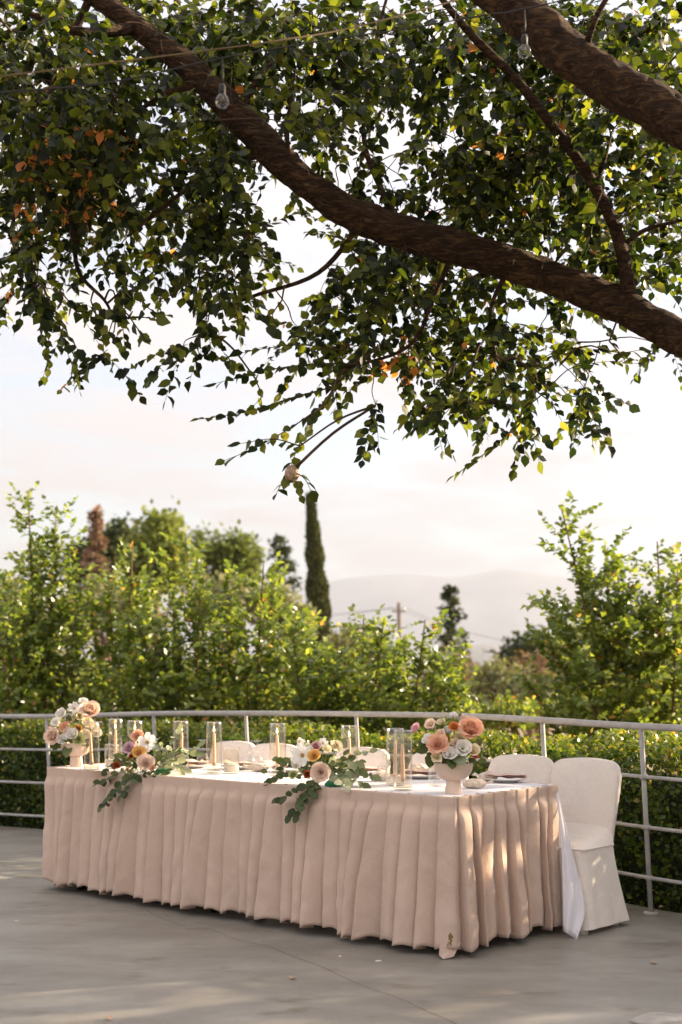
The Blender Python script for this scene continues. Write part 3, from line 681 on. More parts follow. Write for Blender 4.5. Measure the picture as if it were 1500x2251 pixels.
def tall(x, topy, what, tilt=(0, 0), gone=False):
    Z = F * (CH - TH - .005 - .30) / (topy - HY); p = np.array(((x - CX) * Z / F, Z, TH + .006))
    g = place('glass_cylinder', p, 'tall clear glass candle cylinder ' + what, 'candle glass', 'tall candle glasses')
    w, r = cyl_glass(.30, .0475); link('glass_wall', w, g); link('rim', r, g)
    hld = place('candle_holder', p + (0, 0, .0105), 'glass taper holder in the cylinder ' + what, 'candle holder', 'taper holders'); link('holder_body', HOLD, hld)
    c = place('taper_candle', p + (0, 0, .041), 'peach taper candle in the cylinder ' + what, 'candle', 'peach taper candles'); c.rotation_euler = (tilt[0], tilt[1], 0)
    sc = 1.08 + .06 * random.random(); c.scale = (1.0, 1.0, sc)
    link('wax', TAPER, c); link('wick', WICK, c)
    if not gone: link('flame', FLAME, c)
tall(202, 1587, 'beside the far flower bowl', (0, -.05), True)
tall(254, 1581, 'behind the small wax glass near the far flower bowl')
tall(297, 1585, 'behind the pink and yellow roses of the far garland')
tall(398, 1586, 'behind the silvery tip of the far garland', (0, .03))
tall(471, 1588, 'next to the short wax glass in mid table')
tall(611, 1591, 'standing alone left of the daisy garland', (0, -.02))
tall(768, 1596, 'behind the daisy garland leaves')
tall(869, 1602, 'behind its twin near the peach flower bowl', (0, .0), True)
tall(886, 1606.5, 'in front of its twin near the peach flower bowl', (0, -.015), True)
def short(x, y, what):
    p = onT(x, y); g = place('wax_glass', p + (0, 0, .002), 'short clear glass filled with white wax ' + what, 'candle glass', 'short wax glasses')
    w, r = cyl_glass(.15, .047); link('glass_wall', w, g); link('rim', r, g)
    MB().lathe([(0, .011), (.043, .011), (.0435, .05), (.04, .056), (.012, .053), (0, .053)], 30).obj('wax', M['wax'], g)
    MB().tube([(0, 0, .052), (.001, 0, .064)], .001, 5).obj('wick', M['black'], g)
short(247, 1690, 'by the far garland'); short(509, 1701, 'in mid table before the twin wine glasses')
mb = MB().lathe([(0, .0), (.040, .0), (.0405, .004), (.0385, .09), (.0365, .09), (.0365, .006), (0, .006)], 32); TUMB = raw('tumbler_wall', mb.v, mb.f, M['clear'], True)
for x, y, w_ in ((958, 1728, 'left of the peach flower bowl stem'),):
    g = place('water_tumbler', onT(x, y) + (0, 0, .001), 'short clear water tumbler ' + w_, 'glass'); link('tumbler_wall', TUMB, g)
    MB().lathe([(.0368, .086), (.0375, .091), (.0388, .088)], 32).obj('rim', M['clear'], g)
# wine glasses standing upside down: bowl below, foot on top
prof = [(.031, .0), (.0365, .022), (.040, .045), (.037, .068), (.026, .086), (.012, .098), (.0055, .108), (.0042, .13), (.0042, .155), (.007, .166), (.020, .174), (.034, .178), (.034, .180), (.019, .179), (.0, .177)]
mb = MB().lathe(prof, 32); mb.lathe([(.030, .0), (.0352, .022), (.0387, .045), (.0357, .068), (.0247, .085), (.0, .094)], 32); WINE = raw('bowl', mb.v, mb.f, M['clear'], True)
mb = MB().lathe([(.0, .1815), (.034, .1812), (.0352, .180), (.034, .1788)], 32); WFOOT = raw('foot', mb.v, mb.f, M['clear'], True)
for x, y, w_ in ((256, 1686, 'seen through the tall cylinder by the far bowl'), (446, 1689, 'left of the tall cylinder in mid table'), (548, 1694, 'behind the short wax glass, the left of a pair'), (565, 1692, 'behind the short wax glass, the right of a pair'), (843, 1720, 'beside the twin tall cylinders')):
    g = place('wine_glass', onT(x, y) + (0, 0, .001), 'upturned clear wine glass ' + w_, 'wine glass', 'upturned wine glasses'); link('bowl', WINE, g); link('foot', WFOOT, g)
# plates with folded napkins, one before each chair
mb = MB().lathe([(0, .004), (.075, .004), (.085, .007), (.125, .019), (.127, .021), (.124, .0225), (.084, .011), (.075, .008), (0, .008)], 48); PLATE = raw('plate_body', mb.v, mb.f, M['plate'], True)
mb = MB().lathe([(.05, .0), (.07, .0), (.07, .005), (.05, .005)], 40); PFOOT = raw('foot_ring', mb.v, mb.f, M['plate'], True)
def napkin_mesh(seed):
    v = []; f = []; nx, ny = 26, 10
    for lay in range(3):
        b = len(v)
        for i in range(nx + 1):
            for j in range(ny + 1):
                x = -.115 + .23 * i / nx; y = -.05 + .1 * j / ny
                z = .024 + lay * .0085 + .005 * math.sin(i * .5 + lay + seed) * (i / nx) + .006 * noise.noise(V((x * 14 + seed, y * 14, lay * 3.)))
                if lay == 2: z += .05 * max(0, i / nx - .75) ** 1.3 * 2 * (1 - j / ny)
                v.append((x * (1 - .03 * lay), y * (1 - .08 * lay) + .004 * lay, z))
        for i in range(nx):
            for j in range(ny): f.append(tuple(b + q for q in (i * (ny + 1) + j, (i + 1) * (ny + 1) + j, (i + 1) * (ny + 1) + j + 1, i * (ny + 1) + j + 1)))
        if lay:                                          # folded edge joins the layers
            for i in range(nx): f.append((b + i * (ny + 1), b + (i + 1) * (ny + 1), b - (nx + 1) * (ny + 1) + (i + 1) * (ny + 1), b - (nx + 1) * (ny + 1) + i * (ny + 1)))
    me = raw('napkin_cloth', v, f, M['napkin'], True); return me
NAP = [napkin_mesh(0.), napkin_mesh(2.)]
mb = MB().box((0, 0, .002), (.006, .12, .002)).box((0, .075, .002), (.014, .035, .002))
for q in (-1.5, -.5, .5, 1.5): mb.box((q * .0048, .112, .002), (.0026, .04, .0018))
FORK = raw('fork_body', mb.v, mb.f, M['steel'], False)
sp = [(1112, 1719, 'by the end chair, past the peach flower bowl'), (925, 1711, 'behind the twin tall cylinders'), (800, 1703, 'behind the daisy garland'), (640, 1697, 'behind the lone tall cylinder'), (530, 1691, 'behind the short wax glass'), (424, 1688, 'right of the far garland')]
for i, (x, y, w_) in enumerate(sp):
    p = onT(x, y) + np.array((0, 0, .0015)); g = place('dinner_plate', p, 'white dinner plate ' + w_, 'plate', 'dinner plates', rzT); link('plate_body', PLATE, g); link('foot_ring', PFOOT, g)
    n_ = link('folded_napkin', NAP[i % 2], None, tuple(p)); n_.rotation_euler = (0, 0, rzT + .5 + .15 * random.random()); tag(n_, 'folded blush napkin on the plate ' + w_, 'napkin', 'folded napkins')
    q = p[:2] + TU * -.155 + TN * -.02
    if i in (0, 1): fk = link('dinner_fork', FORK, None, (q[0], q[1], TH + .0075)); fk.rotation_euler = (0, 0, rzT + 1.4); tag(fk, 'silver fork beside the plate ' + w_, 'fork', 'forks')
def pouch_mesh(seed):
    v = []; f = []; nu_, nv_ = 28, 16
    for j in range(nv_ + 1):
        g = j / nv_; th = g * math.pi
        for i in range(nu_):
            a = 2 * math.pi * i / nu_; r = math.sin(th) ** .75
            x = .062 * -math.cos(th); y = .034 * r * math.cos(a); z = .026 * r * math.sin(a)
            pn = 1 + .22 * noise.noise(V((x * 40 + seed, y * 50, z * 50))) + .06 * math.sin(a * 7 + seed)
            v.append((x, y * pn, .024 + max(-.0235, z * pn)))
    for j in range(nv_):
        for i in range(nu_): f.append((j * nu_ + i, j * nu_ + (i + 1) % nu_, (j + 1) * nu_ + (i + 1) % nu_, (j + 1) * nu_ + i))
    return raw('pouch_body', v, f, M['pouch'], True)
POU = [pouch_mesh(0.), pouch_mesh(5.)]
mb = MB()
for q in range(9):
    a = -1.2 + 2.4 * q / 8; mb.tube([(.058, 0, .024), (.078, .010 * math.sin(a), .026 + .006 * math.cos(a)), (.096, .026 * math.sin(a), .030 + .012 * math.cos(a * 1.3))], [.0035, .004, .0012], 6)
RUF = raw('gathered_neck', mb.v, mb.f, M['pouch'], True)
for i, (x, y, rz, w_) in enumerate(((1043, 1733, .1, 'right of the peach flower bowl stem'), (1072, 1718, 2.3, 'between the peach flower bowl and the plate'), (569, 1696, 2.9, 'left of the lone tall cylinder'), (836, 1717, .4, 'behind the twin cylinders by the wine glass'), (920, 1706, .2, 'on the plate behind the twin cylinders'), (590, 1689, 1.0, 'behind the lone tall cylinder'), (415, 1686, .5, 'right of the far garland'))):
    z = .022 if 'on the plate' in w_ else .001
    g = place('favour_pouch', onT(x, y) + (0, 0, z), 'small cream gathered favour pouch ' + w_, 'pouch', 'favour pouches', rz); link('pouch_body', POU[i % 2], g); link('gathered_neck', RUF, g)

# ------------------------------------------------------------------ flowers
def petal_geo(l, w, th0, th1, cup, ruffle=.08, seed=0., nx=6, ny=6, r0=.0):
    v = []; f = []
    x = r0; z = 0.
    rows = []
    for j in range(ny + 1):
        b = j / ny; th = th0 + (th1 - th0) * b ** 1.3
        if j: x += math.sin(th) * l / ny; z += math.cos(th) * l / ny
        wp = w * (math.sin(math.pi * (.14 + .66 * b)) ** .8) * (1 - .12 * b)
        for i in range(nx + 1):
            a = -1 + 2 * i / nx; cr_ = cup * a * a * w
            rf = ruffle * l * b * noise.noise(V((a * 2.2 + seed, b * 2 + seed * 1.7, seed)))
            v.append((x - cr_ * math.cos(th) + rf * math.cos(th), a * wp, z + cr_ * math.sin(th) * .6 - rf * math.sin(th)- .06 * l * (abs(a) ** 3) * b))
    for j in range(ny):
        for i in range(nx): f.append((j * (nx + 1) + i, j * (nx + 1) + i + 1, (j + 1) * (nx + 1) + i + 1, (j + 1) * (nx + 1) + i))
    return np.array(v), f
def rotz(v, a): c, s = math.cos(a), math.sin(a); v = np.asarray(v); return np.c_[v[:, 0] * c - v[:, 1] * s, v[:, 0] * s + v[:, 1] * c, v[:, 2]]
KIND = {  # unit flowers: radius about 1; inner layers (n, l, w, th0, th1, cup, z), outer likewise, centre
    'rose': dict(inner=[(4, .62, .34, -.25, .05, .9, .10), (5, .74, .42, -.05, .30, .7, .06), (6, .86, .50, .2, .62, .5, .03)], outer=[(7, 1.0, .56, .55, 1.25, .35, 0)], centre=None),
    'garden': dict(inner=[(9, .42, .20, .1, .3, .5, .12), (10, .56, .24, .3, .55, .5, .10), (11, .70, .30, .5, .8, .45, .06)], outer=[(9, .95, .46, .8, 1.22, .35, 0)], centre='amber'),
    'cup': dict(inner=[(5, .80, .50, .35, .75, .5, .02)], outer=[(5, .95, .58, .6, 1.15, .4, 0)], centre='green'),
    'ranunculus': dict(inner=[(8, .40, .26, -.1, .15, .8, .2), (9, .55, .32, .1, .4, .7, .13), (10, .68, .36, .3, .7, .55, .07)], outer=[(9, .88, .42, .6, 1.1, .45, 0)], centre=None),
    'daisy': dict(inner=[], outer=[(6, 1.0, .40, 1.1, 1.45, .15, 0)], centre='yellow'),
    'sweet': dict(inner=[(3, .7, .5, -.1, .3, .4, .1)], outer=[(4, .95, .62, .4, 1.0, -.1, 0)], centre=None),
    'bud': dict(inner=[(4, .95, .34, -.12, -.05, 1.1, 0)], outer=[(4, 1.1, .38, .05, -.25, 1.0, 0)], centre=None)}
FCACHE = {}
def flower_meshes(kind, colr, seed):
    k = (kind, colr, seed)
    if k in FCACHE: return FCACHE[k]
    d = KIND[kind]; mb = MB()
    for li, (n, l, w, a, b, c, z) in enumerate(d['inner']):
        for i in range(n):
            v, f = petal_geo(l, w, a, b, c, .10, seed + i * 1.3 + li * 7, 5, 5, .05); v = rotz(v, 2 * math.pi * (i + .37 * li + .1 * noise.noise(V((i, li, seed)))) / n); v[:, 2] += z; mb.add(v, f)
    if d['centre'] or not d['inner']:
        pass
    # calyx
    cal = MB().lathe([(0, -.22), (.10, -.20), (.17, -.06), (.14, .04), (0, .06)], 10)
    inner = raw('inner_petals', mb.v, mb.f, PET[colr], True) if mb.v else None
    n, l, w, a, b, c, z = d['outer'][0]
    pets = []
    for q in range(3):
        v, f = petal_geo(l, w, a, b + .12 * (q - 1), c, .14, seed + q * 3.1, 6, 6, .06); pets.append(raw('petal', v, f, PET[colr], True))
    cen = None
    if d['centre']:
        cm = MB(); r_ = np.random.default_rng(int(seed * 10) + 3)
        for q in range(26):
            rr_ = .16 * math.sqrt(q / 26); aa = q * 2.4; cm.tube([(rr_ * .5 * math.cos(aa), rr_ * .5 * math.sin(aa), .02), (rr_ * math.cos(aa), rr_ * math.sin(aa), .18 + .07 * r_.random())], [.012, .022], 5)
        cen = raw('stamens', cm.v, cm.f, PET[d['centre']], True)
    FCACHE[k] = inner, pets, n, raw('calyx', cal.v, cal.f, M['green_stem'], True), cen
    return FCACHE[k]
FN = {'rose': 'rose', 'garden': 'garden_rose', 'cup': 'lisianthus', 'ranunculus': 'ranunculus', 'daisy': 'daisy', 'sweet': 'sweet_pea', 'bud': 'flower_bud'}
def flower(parent, org, p, rad, kind, colr, face, seed=0.):
    inner, pets, n, cal, cen = flower_meshes(kind, colr, float(int(seed) % 3))
    o = link(FN[kind], cal, parent)
    q = V(face).normalized().to_track_quat('Z', 'Y'); q = q @ Matrix.Rotation(seed * 1.9, 4, 'Z').to_quaternion()
    o.matrix_local = Matrix.Translation(V(np.asarray(p) - org)) @ q.to_matrix().to_4x4() @ Matrix.Scale(rad, 4)
    if inner: link('inner_petals', inner, o)
    for i in range(n):
        c = link('petal', pets[i % 3], o); c.rotation_euler = (0, 0, 2 * math.pi * (i + .12 * math.sin(i * 3.3 + seed)) / n); c.scale = (1, 1, 1 + .12 * math.sin(i * 2.1 + seed))
    if cen: link('stamens', cen, o)
    return o
def sprig_leaves(path, spacing, size, wild=.5, tint=(.3, .6), droop=.3):
    """alternate leaves along a 3-D path"""
    P = spline(path, 8); L = np.r_[0, np.cumsum(np.linalg.norm(np.diff(P, axis=0), axis=1))]; n = max(2, int(L[-1] / spacing))
    q = np.linspace(L[-1] * .08, L[-1], n); pos = np.stack([np.interp(q, L, P[:, i]) for i in range(3)], 1)
    tg = unit(np.stack([np.interp(q, L, unit(np.gradient(P, axis=0))[:, i]) for i in range(3)], 1))
    sd = unit(np.cross(tg, (0, 0, 1.)) + 1e-3); sg = np.where(np.arange(n) % 2 == 0, 1., -1.)[:, None]
    ax = unit(tg * .55 + sd * sg * .75 + rdir(n) * wild * .6 + np.array((0, 0, -droop))); ax[-1] = tg[-1]
    nm = unit(np.array((0, 0, .8)) + rdir(n) * wild + np.array((0, -.35, 0)))
    return [pos, ax, nm, rng.uniform(*size, n), rng.uniform(*tint, n)], P
def compote(x, y, label):
    p = onT(x, y); o = place('footed_bowl', p, label, 'bowl')
    MB().lathe([(0, 0), (.0405, 0), (.041, .003), (.0365, .062), (.038, .070), (0, .070)], 40).obj('stem', M['ceramic'], o)
    MB().lathe([(0, .066), (.045, .069), (.068, .080), (.084, .098), (.094, .122), (.097, .15), (.0985, .1525), (.096, .154), (.092, .15), (.088, .124), (.076, .102), (.05, .085), (0, .08)], 48).obj('bowl', M['ceramic'], o)
    return p
def arrangement(bp, label, flowers, leaves, buds):
    org = bp + np.array((0, 0, .10)); A = place('flower_arrangement', org, label, 'flowers')
    st = MB(); rim = bp + np.array((0, 0, .14)); ll = []
    for i, (x, y, d, kind, colr, dz) in enumerate(flowers):
        Z = bp[1] + dz; p = pix(x, y, Z); rad = d / 2 * Z / F * 1.42
        fc = unit(np.array(((p[0] - bp[0]) * 5, -1.0 + dz * 4, .55 + (p[2] - rim[2]) * 2.2)) + rdir(1)[0] * .25)
        flower(A, org, p, rad, kind, colr, fc, i * 1.0)
        b = rim + np.array(((p[0] - bp[0]) * .3, dz * .3, -.05)); m_ = (b + p) / 2 + rdir(1)[0] * .008
        st.tube(spline([b - org, m_ - org, p - org - fc * rad * .2], 4), .0017, 6)
    for (x0, y0, x1, y1, s_, tn, dz) in leaves:
        a = pix(x0, y0, bp[1] + dz * .6); b = pix(x1, y1, bp[1] + dz); ln = np.linalg.norm(b - a)
        ll.append([a[None] - org, unit(b - a)[None], unit(np.array((.2, -1, .5)) + rdir(1)[0] * .4)[None], np.array([ln * s_]), np.array([tn])])
        st.tube([rim - org, (rim + a) / 2 - org + (0, -.004, .01), a - org], .0014, 5)
    for (x, y, dz) in buds:
        p = pix(x, y, bp[1] + dz); b = rim + np.array((0, 0, -.02)); st.tube(spline([b - org, (b + p) / 2 - org + rdir(1)[0] * .015, p - org], 4), .0012, 5)
        flower(A, org, p, .011, 'bud', 'green' if random.random() < .5 else 'cream', (p - b) + rdir(1)[0] * .03, random.random() * 5)
    # filler greenery inside the bowl
    n = 46; q = rng.normal(size=(n, 3)) * (.045, .04, .022) + (0, 0, .075); ll.append([q, unit(q + rdir(n) * .05), unit(rdir(n) + (0, -.4, .8)), rng.uniform(.03, .05, n), rng.uniform(.1, .6, n)])
    L = cat_leaves(ll); leaf_objects(L, range(len(L[0])), ROUND, M['euc'], A, 'euc')
    st.obj('stems', M['green_stem'], A)
b1 = compote(997, 1745, 'blush ceramic footed bowl on the table corner, holding peach roses')
arrangement(b1, 'large bunch of peach, orange and white flowers in the footed bowl on the corner', [
    (1032, 1612, 50, 'rose', 'peach', -.03), (999, 1602, 25, 'ranunculus', 'orange', -.04), (997, 1577, 18, 'cup', 'white', 0), (1021, 1584, 20, 'cup', 'blush', .02), (1010, 1573, 12, 'bud', 'green', .03),
    (949, 1596, 26, 'sweet', 'blush', 0), (918, 1603, 22, 'sweet', 'pink', .02), (944, 1630, 26, 'cup', 'white', -.02), (963, 1641, 42, 'garden', 'peach', -.07), (986, 1612, 24, 'cup', 'white', .02),
    (983, 1628, 18, 'ranunculus', 'rust', -.05), (1016, 1648, 36, 'cup', 'white', -.07), (990, 1662, 32, 'cup', 'white', -.09), (1038, 1654, 30, 'cup', 'cream', -.05), (1042, 1662, 18, 'ranunculus', 'coral', -.06),
    (961, 1666, 24, 'sweet', 'cream', -.08), (972, 1592, 20, 'cup', 'cream', .04), (1012, 1625, 26, 'cup', 'cream', -.02), (935, 1650, 22, 'cup', 'blush', .03), (1050, 1640, 18, 'cup', 'cream', .02), (970, 1617, 22, 'sweet', 'blush', .0), (1003, 1638, 22, 'garden', 'blush', -.05)],
    [(943, 1640, 922, 1652, 1.2, .2, -.03), (948, 1655, 945, 1678, 1.4, .25, -.07), (1000, 1655, 1014, 1672, 1.5, .75, -.12), (990, 1665, 994, 1684, 1.3, .35, -.12), (975, 1640, 992, 1648, 1.2, .4, -.08), (945, 1630, 926, 1634, 1.3, .3, .0), (1045, 1640, 1058, 1628, 1.2, .5, 0), (1030, 1668, 1046, 1676, 1.1, .5, -.07), (1000, 1600, 990, 1575, .9, .6, .02), (955, 1610, 940, 1585, .9, .6, .03)],
    [(972, 1580, .02), (980, 1572, .0), (1056, 1636, 0), (1060, 1650, -.02), (1052, 1622, .03), (1005, 1568, .0), (966, 1590, .04), (935, 1612, .03), (1058, 1664, -.03)])
b2 = compote(168, 1685, 'blush ceramic footed bowl at the far end of the table, holding white flowers')
arrangement(b2, 'bunch of white and blush flowers in the footed bowl at the far end', [
    (197, 1569, 40, 'rose', 'blush', -.03), (184, 1548, 21, 'cup', 'white', .0), (138, 1572, 24, 'cup', 'white', -.03), (164, 1558, 22, 'daisy', 'white', -.02), (129, 1591, 26, 'sweet', 'white', 0),
    (173, 1605, 20, 'ranunculus', 'amber', -.06), (145, 1602, 24, 'cup', 'peach', -.03), (121, 1622, 34, 'rose', 'blush', -.05), (139, 1628, 22, 'cup', 'white', -.08), (160, 1619, 27, 'cup', 'white', -.08),
    (174, 1626, 23, 'garden', 'green', -.09), (206, 1603, 22, 'cup', 'white', .02), (211, 1614, 22, 'cup', 'white', .03), (175, 1580, 24, 'cup', 'cream', .02), (155, 1588, 22, 'cup', 'cream', .0), (190, 1592, 24, 'cup', 'cream', .0),
    (150, 1612, 20, 'cup', 'blush', -.06), (188, 1615, 22, 'cup', 'cream', -.05), (112, 1606, 14, 'sweet', 'pink', .02)],
    [(128, 1630, 120, 1645, 1.3, .3, -.06), (150, 1635, 147, 1656, 1.4, .45, -.11), (165, 1590, 170, 1566, 1.0, .45, .0), (150, 1590, 152, 1570, 1., .4, -.02), (185, 1600, 192, 1582, 1, .4, 0), (180, 1630, 192, 1640, 1.2, .3, -.08)],
    [(112, 1583, 0), (118, 1592, .0), (168, 1548, .0), (150, 1562, .03), (200, 1590, 0), (178, 1556, .02)])

def garland(label, base, branches, flowers, foam):
    org = PT(*base); A = place('table_garland', org, label, 'garland'); st = MB(); ll = []
    for path, size, tint, sp_ in branches:
        P3 = np.array([PT(*q) for q in path]); L, P = sprig_leaves(P3, sp_, size, .75, tint, .12); L[0] = L[0] - org; L[2] = unit(L[2] + np.array((-.1, -.9, .2))); ll.append(L)
        st.tube(P - org, np.linspace(.0026, .0011, len(P)), 6)
    for i, (x, y, t_, d, kind, colr) in enumerate(flowers):
        p = PT(x, y, t_); fc = np.array((-.15 + .3 * random.random(), -1, .45)) + rdir(1)[0] * .3
        flower(A, org, p, d / 2 * p[1] / F * 1.28, kind, colr, fc, i * 1.0 + 2)
        q = PT(base[0] + (x - base[0]) * .4, base[1] - 4, .1); st.tube(spline([q - org, (p + q) / 2 - org + (0, .01, 0), p - org], 4), .0017, 5)
    n = 55; bx = PT(*base); q = rng.normal(size=(n, 3)) * (.10, .05, .028) + (0, .05, .05); q[:, 2] = np.abs(q[:, 2]) + .012
    ll.append([q, unit(q * (1, .3, .6) + rdir(n) * .1), unit(rdir(n) * .7 + (0, -.8, .5)), rng.uniform(.045, .07, n), rng.uniform(.0, .45, n)])
    L = cat_leaves(ll); L[3] = L[3] * .84; leaf_objects(L, range(len(L[0])), ROUND, M['euc'], A, 'euc'); st.obj('stems', M['green_stem'], A)
    fp = PT(*foam); MB().lathe([(0, 0), (.05, 0), (.05, .012), (.03, .03), (0, .032)], 20).obj('foam_base', M['foam'], A, True, tuple(np.array((fp[0], fp[1], TH + .007)) - org))
LT, DK, MD = (.6, 1.), (.05, .5), (.35, .85)
garland('eucalyptus garland with lilac, yellow and blush roses trailing over the table front', (312, 1698, .12), [
    ([(335, 1688, .12), (385, 1668, .2), (432, 1642, .26)], (.062, .085), LT, .019), ([(330, 1680, .12), (372, 1640, .14), (392, 1608, .16)], (.055, .08), LT, .019),
    ([(340, 1690, .1), (370, 1680, .08), (402, 1690, .12)], (.06, .085), LT, .020), ([(340, 1680, .1), (380, 1650, .1), (425, 1655, .16)], (.06, .085), MD, .019), ([(345, 1670, .1), (352, 1640, .12), (335, 1622, .15)], (.05, .07), LT, .022),
    ([(310, 1660, .1), (288, 1632, .12), (272, 1612, .12)], (.055, .075), (.2, .5), .024),
    ([(300, 1690, .02), (275, 1712, -.05), (255, 1740, -.09), (226, 1772, -.12)], (.058, .078), DK, .016), ([(305, 1695, .0), (288, 1720, -.06), (268, 1748, -.09)], (.05, .07), (.1, .5), .017),
    ([(290, 1690, .03), (255, 1702, -.03), (216, 1722, -.07)], (.055, .075), DK, .020), ([(290, 1680, .06), (262, 1672, .04), (240, 1690, .0)], (.055, .075), DK, .022), ([(320, 1697, .03), (345, 1703, -.01), (362, 1697, .02)], (.05, .07), DK, .02)],
    [(304, 1621, .12, 28, 'garden', 'peach'), (287, 1648, .06, 28, 'rose', 'lilac'), (306, 1658, .03, 30, 'garden', 'yellow'), (321, 1681, .0, 38, 'garden', 'blush'), (338, 1690, .0, 17, 'ranunculus', 'peach'), (256, 1686, .0, 22, 'ranunculus', 'rust'), (325, 1632, .09, 34, 'daisy', 'white'), (280, 1692, -.02, 18, 'bud', 'amber'), (290, 1664, .04, 14, 'ranunculus', 'rust'), (395, 1668, .25, 14, 'cup', 'peach')], (358, 1697, .12))
garland('eucalyptus garland with white daisy and large cream rose over the table front', (705, 1716, .12), [
    ([(722, 1700, .12), (770, 1690, .16), (818, 1706, .2)], (.06, .085), MD, .019), ([(725, 1690, .12), (775, 1662, .16), (812, 1652, .2)], (.055, .08), LT, .019), ([(730, 1690, .12), (765, 1670, .12), (790, 1690, .14)], (.06, .085), MD, .02),
    ([(735, 1700, .08), (752, 1715, .03), (760, 1728, .0)], (.055, .075), LT, .018), ([(720, 1680, .12), (735, 1655, .14), (745, 1640, .15)], (.05, .07), MD, .022), ([(730, 1695, .1), (770, 1708, .1), (795, 1722, .12)], (.055, .075), MD, .022),
    ([(680, 1690, .1), (640, 1675, .1), (613, 1670, .1)], (.055, .075), DK, .021), ([(680, 1700, .06), (630, 1706, .02), (594, 1718, .0)], (.045, .065), DK, .018), ([(680, 1668, .1), (672, 1645, .12), (668, 1626, .12)], (.05, .07), (.2, .5), .026),
    ([(690, 1712, .02), (660, 1735, -.06), (612, 1757, -.09)], (.055, .075), (.05, .35), .018), ([(695, 1715, .0), (662, 1755, -.08), (640, 1790, -.11)], (.05, .072), DK, .018), ([(695, 1715, .0), (674, 1755, -.08), (656, 1790, -.11)], (.05, .072), DK, .019), ([(705, 1716, .0), (688, 1738, -.05), (668, 1756, -.08)], (.05, .07), DK, .019), ([(700, 1640, .12), (703, 1622, .12), (708, 1606, .12)], (.03, .05), LT, .03)],
    [(665, 1661, .06, 44, 'daisy', 'white'), (692, 1664, .06, 28, 'garden', 'yellow'), (738, 1642, .12, 26, 'garden', 'cream'), (696, 1644, .12, 24, 'rose', 'pink'), (706, 1699, -.01, 42, 'garden', 'blush'), (676, 1703, -.01, 21, 'ranunculus', 'rust'), (646, 1706, .0, 20, 'rose', 'green'), (652, 1684, .04, 22, 'sweet', 'white'), (710, 1634, .14, 20, 'daisy', 'white'), (718, 1650, .12, 24, 'sweet', 'cream'), (660, 1632, .14, 20, 'sweet', 'white'), (645, 1682, .04, 14, 'sweet', 'blush')], (735, 1722, .12))

# ------------------------------------------------------------------ trees: the big one overhead
BT = empty('overhanging_tree', (3.0, 4.95, 0)); tag(BT, 'big leaning tree whose thick limbs and leafy crown spread over the table', 'tree')
bo = np.array(BT.location)
def limb(name, pts3, rads, parent, org, mat, n=44, k=26, rough=.12):
    P = spline(np.c_[pts3, np.array(rads)[:, None]], k); path, rad = P[:, :3], P[:, 3]
    v, f = tube(path, rad, n); ctr = np.repeat(path, n, axis=0); d = v - ctr
    for i in range(len(v)):
        an = (i % n) / n * 2 * math.pi; li = i // n
        q = rough * 1.1 * (.35 - abs(noise.noise(V((math.cos(an) * 3.4, math.sin(an) * 3.4, li * .16))))) + rough * .9 * noise.noise(V((math.cos(an) * 1.1, math.sin(an) * 1.1, li * .11 + 7)))
        q += noise.fractal(V(v[i]) * 9, 1., 2., 3) * rough + noise.noise(V((v[i][0] * 2.2, v[i][1] * 2.2, v[i][2] * 2.2))) * rough * 1.2; v[i] = v[i] + d[i] * q
    o = link(name, raw(name, v - org, f, mat, True), parent); return path, rad, o
def pz(l): return [pix(x, y, Z) for x, y, Z in l]
main = [np.array(p) for p in ((3.0, 4.95, -.05), (2.97, 5.1, .75), (2.8, 5.6, 1.65), (2.35, 6.25, 2.5))] + pz([(1520, 757, 6.85), (1350, 666, 6.95), (1150, 587, 7.0), (950, 530, 7.0), (770, 468, 7.0), (640, 372, 7.0), (530, 262, 7.0), (430, 160, 7.0), (330, 82, 7.0), (200, -15, 7.0), (60, -110, 7.0), (-150, -260, 7.1)])
p1, r1, _ = limb('trunk', main, [.175, .13, .11, .096, .084, .083, .082, .081, .079, .080, .073, .065, .056, .048, .04, .03], BT, bo, M['bark'])
sec = [np.array((2.8, 5.6, 1.65)), np.array((2.45, 5.65, 2.6)), np.array((2.05, 5.7, 3.25))] + pz([(1540, 300, 5.7), (1400, 212, 5.75), (1280, 140, 5.8), (1170, 52, 5.85), (1060, -40, 5.9), (900, -190, 6), (700, -360, 6.2)])
p2, r2, _ = limb('limb', sec, [.12, .11, .105, .10, .096, .092, .088, .08, .065, .04], BT, bo, M['bark'])
p3, r3, _ = limb('limb', pz([(1382, 690, 6.97), (1378, 610, 6.85), (1352, 500, 6.8), (1290, 380, 6.75), (1210, 270, 6.7), (1130, 170, 6.7), (1045, 85, 6.7), (985, 15, 6.7), (930, -60, 6.7)]), [.045, .036, .032, .029, .026, .023, .02, .016, .012], BT, bo, M['bark'], 12, 8, .04)
paths = [(p1, r1), (p2, r2), (p3, r3)]
